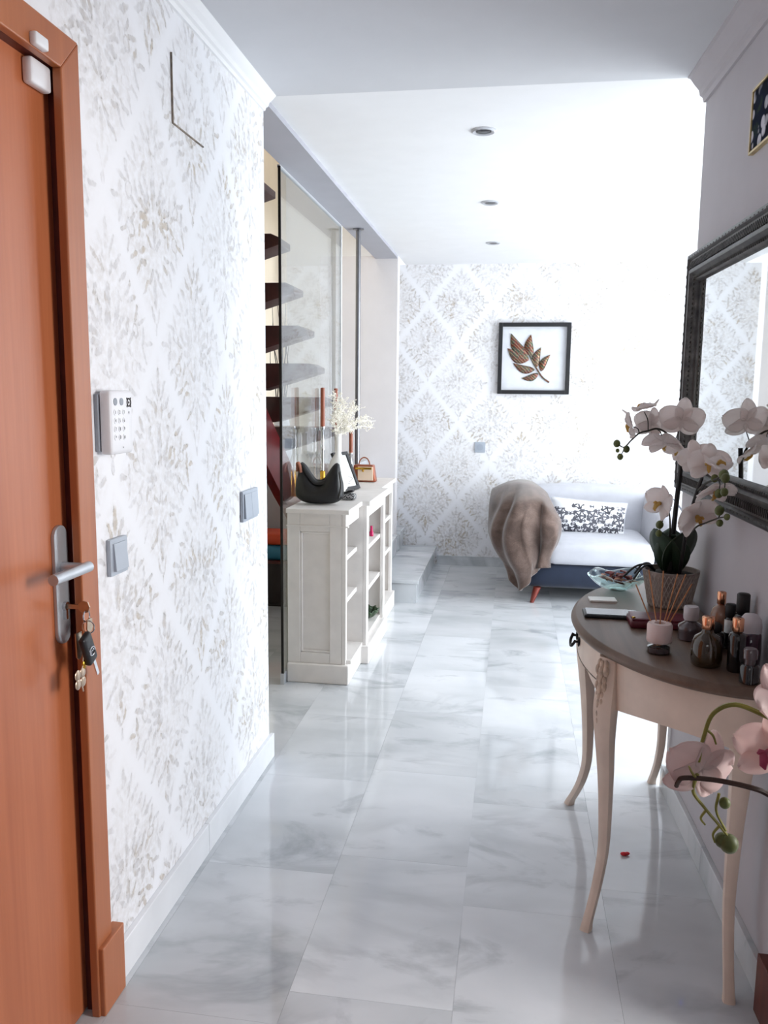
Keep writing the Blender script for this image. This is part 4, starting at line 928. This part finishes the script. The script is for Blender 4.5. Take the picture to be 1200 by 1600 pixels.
g.build('drawer_gap', 'seam_dirt', tb_, solid=.001)
G().box(TC[0]-.018, TC[0]-.001, TC[1]-TB+.04, TC[1]+TB-.04, .66, ZT-.03).build('back_rail', 'table_paint', tb_)
def cab_leg(x, y, dx, dy, back=False):
    # outward direction (dx,dy); S curve: knee out, waist in, toe out
    rows = [(ZT-.031, .0, .026), (.70, .004, .028), (.64, .012, .030), (.60, .014, .029), (.52, .008, .024), (.42, -.004, .020), (.30, -.012, .0165), (.20, -.012, .0145), (.12, .008, .0135), (.06, .034, .013), (.022, .054, .0135), (.0, .062, .0155)]
    zs = [r_[0] for r_ in rows]; P_ = bez([(r_[1], r_[2], r_[0]) for r_ in rows], 4); rg = []
    for q in P_:
        o, wd, z = q.x, q.y, q.z; cx, cy = x+dx*o*1.25, y+dy*o*1.25; ring_ = []
        for k_ in range(12):
            a = 2*PI*k_/12+PI/12; c_, s_ = math.cos(a), math.sin(a); m_ = wd*(abs(c_)**4+abs(s_)**4)**-.25; aa = math.atan2(dy, dx)
            lx, ly = m_*c_, m_*s_; ring_.append((cx+lx*math.cos(aa)-ly*math.sin(aa), cy+lx*math.sin(aa)+ly*math.cos(aa), z))
        rg.append(ring_)
    return G().loft(rg[::-1]).build('leg', 'table_paint', tb_, smooth=True)
q = .7071
for s_ in (-1, 1):
    lx, ly = TC[0]-(TA-.030)*math.cos(aF), TC[1]+s_*(TB-.030)*math.sin(aF)
    L_ = cab_leg(lx, ly, -.50, s_*.87); cab_leg(.568, TC[1]+s_*(TB-.085), -.10, s_*.99)
    g = G()          # carved acanthus on the knee
    nx, ny = -.72, s_*.69; tx, ty = -ny, nx
    for z, r_, o_ in ((.742, .014, .030), (.725, .017, .033), (.700, .013, .034), (.682, .015, .036), (.658, .011, .038), (.640, .012, .040), (.615, .009, .041), (.595, .008, .040)):
        for e_ in (-1, 1): g.ball((lx+nx*o_+tx*e_*r_*.75, ly+ny*o_+ty*e_*r_*.75, z), (r_*.5, r_*.5, r_*.95), 8, 6)
        g.ball((lx+nx*(o_+.004), ly+ny*(o_+.004), z-.006), (r_*.45, r_*.45, r_*1.3), 8, 6)
    g.build('knee_carving', 'carving', L_, smooth=True)

# ------------------------------------------------------------------ things on the table
cd = tag(G().box(-.043, .043, -.027, .027, 0, .006).build('business_card_box', 'card', None, bevel=.001), 'small white card lying near the far edge of the table', 'card'); cd.location = (.305, 2.74, ZT); cd.rotation_euler[2] = math.radians(3)
ph = thing('phone', 'dark phone lying face up on the console table', 'phone', (.31, 2.545, ZT))
G().rbox((.31, 2.545, ZT+.006), (.165, .085, .012), .005, 5).build('phone_body', 'phone_case', ph, smooth=True); G().box(.236, .384, 2.508, 2.582, ZT+.0115, ZT+.0128).build('screen', 'phone_glass', ph)
wl = thing('wallet', 'dark red leather wallet lying between phone and perfume bottles', 'wallet', (.42, 2.46, ZT))
G().rbox((.435, 2.46, ZT+.012), (.17, .10, .024), .008, 6).build('wallet_body', 'wallet', wl, smooth=True); G().rbox((.435, 2.46, ZT+.026), (.162, .092, .006), .003, 5).build('wallet_flap', 'wallet', wl, smooth=True); G().ball((.36, 2.425, ZT+.03), (.006, .006, .003), 10, 5).build('snap', 'gold', wl)
# reed diffuser
DX, DY_ = .392, 2.19
rd = thing('reed_diffuser', 'pale pink reed diffuser with glass base and wooden reeds', 'diffuser', (DX, DY_, ZT))
G().lathe([(.030, .0), (.032, .004), (.032, .034), (.031, .038)], (DX, DY_, ZT), 28).build('glass_base', 'clear_glass', rd, smooth=True)
G().lathe([(.028, .003), (.0285, .006), (.0285, .016), (.0001, .017)], (DX, DY_, ZT), 24).build('diffuser_oil', 'smoke_glass', rd, smooth=True)
G().lathe([(.0305, .030), (.032, .034), (.032, .074), (.029, .080), (.014, .080), (.013, .070), (.0001, .070)], (DX, DY_, ZT), 28).build('ceramic_sleeve', 'pink_ceramic', rd, smooth=True)
for (dx, dy, dz) in ((-.075, .05, .115), (-.03, .09, .15), (.01, .05, .155), (.085, .07, .145), (.10, .04, .125), (.065, .10, .14)):
    G().tube([(DX-dx*.06, DY_-dy*.06, ZT+.02), (DX+dx*.8, DY_+dy*.8, ZT+.055+dz)], .0017, 6).build('reed', 'reed', rd)
# bottles: (profile builder) body, shoulder, cap
def bottle(label, x, y, body, cap, bmat, cmat, seg=28, squash=(1, 1), extra=None):
    t_ = thing('perfume_bottle', label, 'bottle', (x, y, ZT), 'perfume bottles on the console table')
    G().lathe(body, (x, y, ZT), seg, squash).build('bottle_body', bmat, t_, smooth=True); G().lathe(cap, (x, y, ZT), 24).build('cap', cmat, t_, smooth=True)
    if extra: extra(t_)
    return t_
def cyl(r_, z0, z1, e=.002): return [(r_-e, z0), (r_, z0+e), (r_, z1-e), (r_-e, z1)]
bottle('round amber glass perfume bottle with rose gold cap at front', .492, 2.105, [(.030, 0), (.036, .004), (.038, .02), (.037, .055), (.030, .074), (.016, .083), (.012, .092), (.012, .095)], cyl(.0155, .093, .125), 'amber_glass', 'rose_gold')
bottle('tall slim black perfume bottle with rose gold cap', .553, 2.07, [(.018, 0), (.0205, .004), (.0205, .088), (.017, .096), (.010, .099), (.010, .102)], cyl(.0135, .10, .134), 'dark_glass', 'rose_gold')
bottle('perfume bottle with chunky frosted white cap beside the wallet', .498, 2.33, [(.026, 0), (.032, .003), (.034, .03), (.032, .042), (.016, .052), (.014, .058)], [(.018, .056), (.020, .06), (.0205, .088), (.018, .094), (.0001, .095)], 'smoke_glass', 'frost_cap')
bottle('peach tinted perfume bottle with narrow rose gold cap by wall', .565, 2.29, [(.022, 0), (.026, .003), (.028, .05), (.026, .088), (.020, .104), (.009, .111), (.009, .115)], cyl(.0115, .113, .148), 'peach_glass', 'rose_gold')
bottle('low dark glass jar behind the amber perfume bottle', .535, 2.23, [(.022, 0), (.027, .003), (.029, .04), (.026, .052), (.016, .058)], [(.020, .056), (.022, .06), (.022, .072), (.018, .076)], 'dark_glass', 'dark_plastic')
bottle('tall bottle with big black cap standing against the wall', .603, 2.225, cyl(.019, 0, .105, .003)+[(.010, .108)], cyl(.0165, .107, .16, .003), 'dark_glass', 'black_rubber')
bottle('short black capped bottle with cream label by the wall', .583, 2.262, cyl(.014, 0, .085, .003)+[(.010, .088)], cyl(.0135, .086, .122, .002), 'dark_glass', 'black_rubber',
       extra=lambda t_: G().lathe([(.0143, .045), (.0143, .080)], (.583, 2.262, ZT), 20).build('label_band', 'paper', t_))
bottle('rounded purple bottle with domed frosted cap near the wall', .597, 2.125, [(.030, 0), (.034, .004), (.035, .05), (.033, .082), (.026, .088)], [(.027, .086), (.0275, .1), (.025, .118), (.016, .13), (.0001, .134)], 'purple_glass', 'frost_cap', squash=(.8, 1))
bottle('squat dark bottle with pale collar at the near end of table', .562, 1.985, [(.018, 0), (.022, .003), (.022, .04), (.018, .046)], [(.012, .045), (.012, .058), (.016, .06), (.016, .08), (.013, .084)], 'dark_glass', 'smoke_glass')
# glass bowl with potpourri
BXc, BYc = .372, 2.905
bw = thing('glass_bowl', 'pale aqua square glass bowl with wavy rim behind the card', 'bowl', (BXc, BYc, ZT))
def bowl(u, v_):
    a = 2*PI*u; sq = (abs(math.cos(a))**3.2+abs(math.sin(a))**3.2)**(-1/3.2); r_ = (.022+.066*v_**.8)*(1+(sq-1)*v_)*(1+.04*math.sin(8*a)*v_)
    return (BXc+r_*math.cos(a+.5), BYc+r_*math.sin(a+.5), ZT+.004+.052*v_**1.7+.008*v_*math.sin(4*a))
G().grid(bowl, 64, 8).build('bowl_body', 'aqua_glass', bw, smooth=True, solid=.004)
G().lathe([(.028, 0), (.030, .003), (.022, .006)], (BXc, BYc, ZT), 24).build('bowl_foot', 'aqua_glass', bw)
for k_ in range(34):
    a = random.uniform(0, 2*PI); r_ = .052*math.sqrt(random.random()); z = ZT+.024+.012*(1-r_/.05)+random.uniform(0, .03); L_ = random.uniform(.012, .026)
    x, y = BXc+r_*math.cos(a), BYc+r_*math.sin(a); ang, tl_ = random.uniform(0, PI), random.uniform(-.5, .6)
    def fn(u, v_):
        p_ = Vector(((u-.5)*2*L_, (v_-.5)*L_*.9*math.sin(PI*min(.95, max(.05, u))), .006*math.sin(PI*u))); p_.rotate(Euler((tl_, tl_*.5, ang))); return p_ + Vector((x, y, z))
    tag(G().grid(fn, 5, 3).build('potpourri_petal', 'potpourri_red' if k_ % 3 else 'potpourri_tan', None, smooth=True, solid=.002), 'dark red potpourri flake in the aqua glass bowl' if k_ % 3 else 'pale tan potpourri flake in the aqua glass bowl', 'potpourri', 'potpourri flakes in the glass bowl')

# ------------------------------------------------------------------ white orchid
OX, OY = .510, 2.715
og = thing('white_orchid', 'white orchid with dark leaves in ribbed stone pot on table', 'orchid', (OX, OY, ZT))
pot = G().lathe([(.062, 0), (.066, .004), (.086, .112), (.088, .118), (.080, .118), (.076, .10), (.0001, .10)], (OX, OY, ZT), 40).build('pot', 'ribbed_pot', og, smooth=True)
g = G()
for d_ in (-1, 1):
    for k_ in range(40):
        a0 = 2*PI*k_/40; g.tube([(OX+(.0665+.0199*t_)*math.cos(a0+d_*.55*t_), OY+(.0665+.0199*t_)*math.sin(a0+d_*.55*t_), ZT+.006+.106*t_) for t_ in (0, .25, .5, .75, 1)], .0014, 4)
r_ = g.build('pot_ribs', 'rib_stone', pot); r_['kind'] = 'stuff'
G().lathe([(.0001, .112), (.045, .110), (.077, .103)], (OX, OY, ZT), 24).build('soil', 'soil', og, smooth=True)
def strap(base, dirv, up, L_, wd, curl, nm_='leaf'):
    d = Vector(dirv).normalized(); sd = Vector((-d.y, d.x, 0))
    def fn(u, v_):
        w_ = wd*math.sin(PI*min(.985, .12+.88*u))**.75*(v_*2-1); out = L_*(u*math.cos(up)) + curl*L_*u*u*.5; h = L_*u*math.sin(up) - curl*L_*u**3*.35
        return Vector(base) + d*out + Vector((0, 0, h + .3*abs(w_)*.6)) + sd*w_
    return G().grid(fn, 14, 6).build(nm_, 'orchid_leaf', og, smooth=True, solid=.003)
pb = (OX, OY, ZT+.105)
strap(pb, (-.75, -.6, 0), 1.2, .175, .058, .22); strap(pb, (.55, -.8, 0), 1.22, .18, .062, .2); strap(pb, (.1, .9, 0), 1.1, .165, .052, .3); strap(pb, (.75, .1, 0), 1.25, .15, .036, .1); strap(pb, (-.2, -.95, 0), 1.35, .14, .055, .1)
for d, L_ in (((-.9, -.2), .11), ((-.7, .5), .08), ((-.8, -.6), .09)):       # aerial roots
    p0 = Vector((OX-.05, OY, ZT+.112)); dd = Vector((d[0], d[1], 0)); G().tube(bez([p0, p0+dd*L_*.3+Vector((0, 0, .02)), p0+dd*L_*.65+Vector((0, 0, .012)), p0+dd*L_+Vector((0, 0, -.02))], 5), .0035, 6).build('air_root', 'stake', og, smooth=True)
def tubepts(name, pts, r0, r1, mat, parent):
    P_ = bez(pts, 6); n_ = len(P_); return G().tube(P_, [r0+(r1-r0)*i/(n_-1) for i in range(n_)], 7).build(name, mat, parent, smooth=True)
def clear(p): p = Vector(p); c0 = Vector((0, 0, 1.45)); return c0 + (p-c0)*(1-.075*smoothstep(.50, .56, p.x)*smoothstep(.95, 1.10, p.z))
tubepts('stake', [(.502, 2.70, .88), (.506, 2.69, 1.05), (.512, 2.68, 1.20), (.520, 2.68, 1.30)], .0085, .007, 'stake', og)
tubepts('stake', [clear(p_) for p_ in [(.532, 2.70, .88), (.540, 2.66, 1.05), (.552, 2.62, 1.16), (.562, 2.60, 1.215)]], .006, .005, 'stake', og)
tubepts('stem', [(.515, 2.68, 1.25), (.505, 2.68, 1.29), (.491, 2.68, 1.314), (.461, 2.68, 1.345), (.436, 2.68, 1.355), (.411, 2.68, 1.348), (.385, 2.68, 1.340), (.362, 2.68, 1.318), (.341, 2.68, 1.296), (.320, 2.68, 1.307)], .004, .0018, 'orchid_stem', og)
tubepts('stem', [clear(p_) for p_ in [(.555, 2.62, 1.17), (.560, 2.55, 1.20), (.575, 2.47, 1.225), (.575, 2.40, 1.24), (.560, 2.34, 1.245), (.55, 2.28, 1.245)]], .0035, .0018, 'orchid_stem', og)
tubepts('stem', [(.495, 2.70, .95), (.490, 2.66, 1.04), (.482, 2.65, 1.10), (.470, 2.65, 1.13), (.462, 2.65, 1.09), (.456, 2.65, 1.06)], .003, .0016, 'orchid_stem', og)
tubepts('stem', [clear(p_) for p_ in [(.530, 2.66, 1.0), (.550, 2.60, 1.06), (.565, 2.52, 1.09), (.578, 2.44, 1.115), (.585, 2.38, 1.128)]], .003, .0016, 'orchid_stem', og)
def flower(parent, c, face, size, roll=0.0, pm='petal_white', lm='lip_yellow', cup=.25):
    c = Vector(c); f_ = Vector(face).normalized(); R_ = f_.to_track_quat('Z', 'Y').to_matrix()
    up = R_.inverted() @ Vector((0, 0, 1)); base = math.atan2(up.y, up.x) - PI/2 + roll
    def pt(ang, L_, wd, g, ruffle=.06):
        def fn(u, v_):
            t_ = u; s_ = v_*2-1; w_ = wd*math.sqrt(max(.003, 1-(2*(.03+.965*t_)**.8-1)**2))*s_
            r_ = L_*t_; z = cup*L_*t_*t_ - .12*L_*s_*s_*math.sin(PI*t_) + ruffle*L_*math.sin(5*s_+ang*3)*t_*t_*.5
            ca, sa = math.cos(ang+base), math.sin(ang+base); return c + R_ @ Vector((ca*r_ - sa*w_, sa*r_ + ca*w_, z))
        g.grid(fn, 12, 10)
    g = G()
    for a in (90, 218, 322): pt(math.radians(a), size*.50, size*.19, g)
    fl = g.build('flower', pm, parent, smooth=True, solid=.0012)
    for a in (12, 168): g = G(); pt(math.radians(a), size*.52, size*.30, g, .1); g.build('petal', pm, fl, smooth=True, solid=.0012)
    g = G(); n_ = R_ @ Vector((0, 0, 1)); dn = R_ @ Vector((math.cos(base-PI/2), math.sin(base-PI/2), 0)); sd = R_ @ Vector((math.cos(base), math.sin(base), 0))
    g.ball(c + n_*size*.05, size*.055, 8, 6); g.tube([c+n_*size*.03, c+n_*size*.14+dn*size*.06, c+n_*size*.15+dn*size*.17, c+n_*size*.10+dn*size*.22], [size*.04, size*.065, size*.045, size*.015], 8, flat=.6)
    for s_ in (-1, 1): g.tube([c+n_*size*.05, c+n_*size*.14+sd*s_*size*.07, c+n_*size*.17+sd*s_*size*.08+dn*size*.03], [size*.02, size*.04, size*.02], 6)
    g.build('lip', lm, fl, smooth=True); return fl
WF = [((.357, 2.66, 1.367), (-.9, .1, -.3), .105, .2), ((.400, 2.70, 1.418), (-.3, .1, .95), .095, 0), ((.424, 2.72, 1.366), (-.4, .85, .1), .11, .3), ((.452, 2.64, 1.318), (-.1, .5, -.9), .12, 0),
      ((.513, 2.70, 1.382), (.1, .9, .35), .135, .1), ((.505, 2.66, 1.29), (-.55, -.3, -.7), .11, 0), ((.548, 2.63, 1.272), (-.3, -.9, .2), .10, .3), ((.560, 2.52, 1.262), (-.1, -.95, .05), .11, 0),
      ((.557, 2.40, 1.268), (.25, -.3, .85), .085, .4), ((.458, 2.66, 1.125), (-.8, -.5, .1), .12, -.3), ((.548, 2.58, 1.10), (.35, -.75, -.35), .125, .5), ((.578, 2.50, 1.185), (.2, -.5, -.8), .11, 0)]
for c_, f_, s_, r_ in WF: flower(og, clear(c_), f_, s_, r_)
for a, b in (((.411, 2.68, 1.348), (.400, 2.70, 1.405)), ((.385, 2.68, 1.34), (.365, 2.67, 1.36)), ((.491, 2.68, 1.314), (.505, 2.70, 1.37)), ((.436, 2.68, 1.355), (.45, 2.66, 1.325)), ((.341, 2.68, 1.296), (.331, 2.68, 1.267)), ((.575, 2.47, 1.225), (.575, 2.44, 1.19)), ((.575, 2.42, 1.235), (.57, 2.36, 1.2)), ((.585, 2.38, 1.128), (.575, 2.33, 1.135)), ((.578, 2.44, 1.115), (.57, 2.40, 1.14)), ((.47, 2.65, 1.12), (.455, 2.65, 1.035))):
    a, b = clear(a), clear(b); tubepts('flower_stalk', [a, (a+b)/2+Vector((.004, 0, .004)), b], .0018, .0014, 'orchid_stem', og)
for c_, r_ in (((.319, 2.68, 1.307), .011), ((.349, 2.68, 1.290), .0105), ((.331, 2.68, 1.266), .0095), ((.322, 2.68, 1.285), .006), ((.56, 2.335, 1.247), .0125), ((.55, 2.275, 1.244), .011), ((.575, 2.50, 1.222), .010), ((.575, 2.44, 1.185), .011), ((.57, 2.36, 1.198), .010),
              ((.57, 2.40, 1.142), .012), ((.585, 2.375, 1.128), .008), ((.575, 2.325, 1.137), .0055), ((.456, 2.65, 1.06), .012), ((.455, 2.65, 1.033), .010), ((.585, 2.45, 1.10), .009)):
    G().ball(clear(c_), (r_, r_, r_*1.12), 10, 8).build('bud', 'bud', og, smooth=True)

# ------------------------------------------------------------------ pink orchid on a stand at the right edge
ps = thing('plant_stand', 'slim wooden plant stand at the right edge in front of table', 'plant stand', (.47, .95, 0))
G().lathe([(.11, .60), (.115, .605), (.115, .62), (.11, .625)], (.47, .95, 0), 28).build('stand_top', 'stand_wood', ps, smooth=True)
for k_ in range(3):
    a = 2*PI*k_/3+.3; G().tube([(.47+.06*math.cos(a), .95+.06*math.sin(a), .60), (.47+.10*math.cos(a), .95+.10*math.sin(a), 0)], .012, 10).build('leg', 'stand_wood', ps, smooth=True)
pk = thing('pink_orchid', 'pink orchid sprays reaching in at the right edge below the table top', 'orchid', (.47, .95, .625))
G().lathe([(.055, 0), (.060, .004), (.075, .11), (.068, .11), (.064, .10), (.0001, .10)], (.47, .95, .625), 32).build('pot', 'ceramic_white', pk, smooth=True)
for d, L_ in (((.8, -.6), .16), ((.2, -1), .17), ((.9, .4), .15)):
    d = Vector((d[0], d[1], 0)).normalized(); sd = Vector((-d.y, d.x, 0))
    G().grid(lambda u, v_: Vector((.47, .95, .725)) + d*(L_*u) + Vector((0, 0, .10*math.sin(PI*u*.7))) + sd*(.035*math.sin(PI*min(.98, .1+.9*u))**.8*(v_*2-1)), 12, 5).build('leaf', 'orchid_leaf', pk, smooth=True, solid=.003)
tubepts('stem', [(.47, .95, .72), (.46, .97, .85), (.42, 1.03, .98), (.370, 1.08, 1.030), (.339, 1.1, 1.040), (.298, 1.1, 1.054), (.271, 1.1, 1.040), (.261, 1.1, 1.008), (.256, 1.1, .972)], .0045, .0026, 'green_stem', pk)
tubepts('stem', [(.475, .95, .72), (.45, 1.0, .82), (.40, 1.06, .915), (.346, 1.08, .940), (.321, 1.08, .950), (.275, 1.08, .957), (.236, 1.08, .957), (.229, 1.085, .949), (.228, 1.09, .940)], .0042, .003, 'brown_stem', pk)
tubepts('stem', [(.256, 1.10, .955), (.252, 1.10, .930), (.268, 1.1, .908), (.289, 1.1, .884), (.302, 1.1, .868)], .0026, .0018, 'green_stem', pk)
tubepts('flower_stalk', [(.285, 1.1, .930), (.283, 1.1, .905), (.297, 1.1, .878)], .002, .0016, 'green_stem', pk)
for pts in ([(.263, 1.1, 1.018), (.272, 1.1, 1.010), (.277, 1.1, .998)], [(.270, 1.1, .905), (.264, 1.1, .893), (.270, 1.1, .884)], [(.288, 1.1, .884), (.281, 1.1, .872), (.284, 1.1, .860)], [(.25, 1.08, .958), (.243, 1.075, .968), (.238, 1.07, .978)]):
    tubepts('tendril', pts, .002, .0012, 'green_stem', pk)
flower(pk, (.262, 1.105, .960), (-.35, .75, .1), .108, .35, 'petal_pink', 'lip_pink', .15); flower(pk, (.346, 1.10, .992), (-.75, -.6, .15), .098, .1, 'petal_pink', 'lip_pink', .2); flower(pk, (.362, 1.10, 1.066), (.2, -.7, .6), .10, .5, 'petal_pink', 'lip_pink', .2)
for c_, r_ in (((.302, 1.10, .860), .0125), ((.294, 1.104, .862), .010), ((.293, 1.10, .917), .0075)): G().ball(c_, (r_, r_, r_*1.05), 12, 8).build('bud', 'bud', pk, smooth=True)

# ------------------------------------------------------------------ small things low down
pa = thing('power_adapter', 'dark plug adapter with blue light on the wall under table', 'adapter', (.62, 2.48, .36))
g = G(); b0, t0 = slant(2.455, 2.485, .37, .43, -.05, 0); g.hexa(b0, t0); g.build('adapter_body', 'dark_plastic', pa, bevel=.004); G().ball((xr(2.5)-.052, 2.47, .415), .005, 8, 6).build('indicator_light', 'led_blue', pa)
g = G(); b0, t0 = slant(2.43, 2.515, .36, .445, -.010, 0); g.hexa(b0, t0); g.build('socket_plate', 'white_plastic', pa, bevel=.002)
g = G(); g.ball((.391, 2.57, .006), (.012, .007, .006), 10, 6); g.ball((.402, 2.575, .006), (.008, .006, .005), 8, 6); tag(g.build('red_petal', 'red_bit', None, smooth=True), 'tiny red scrap lying on the marble floor beside table leg', 'scrap')
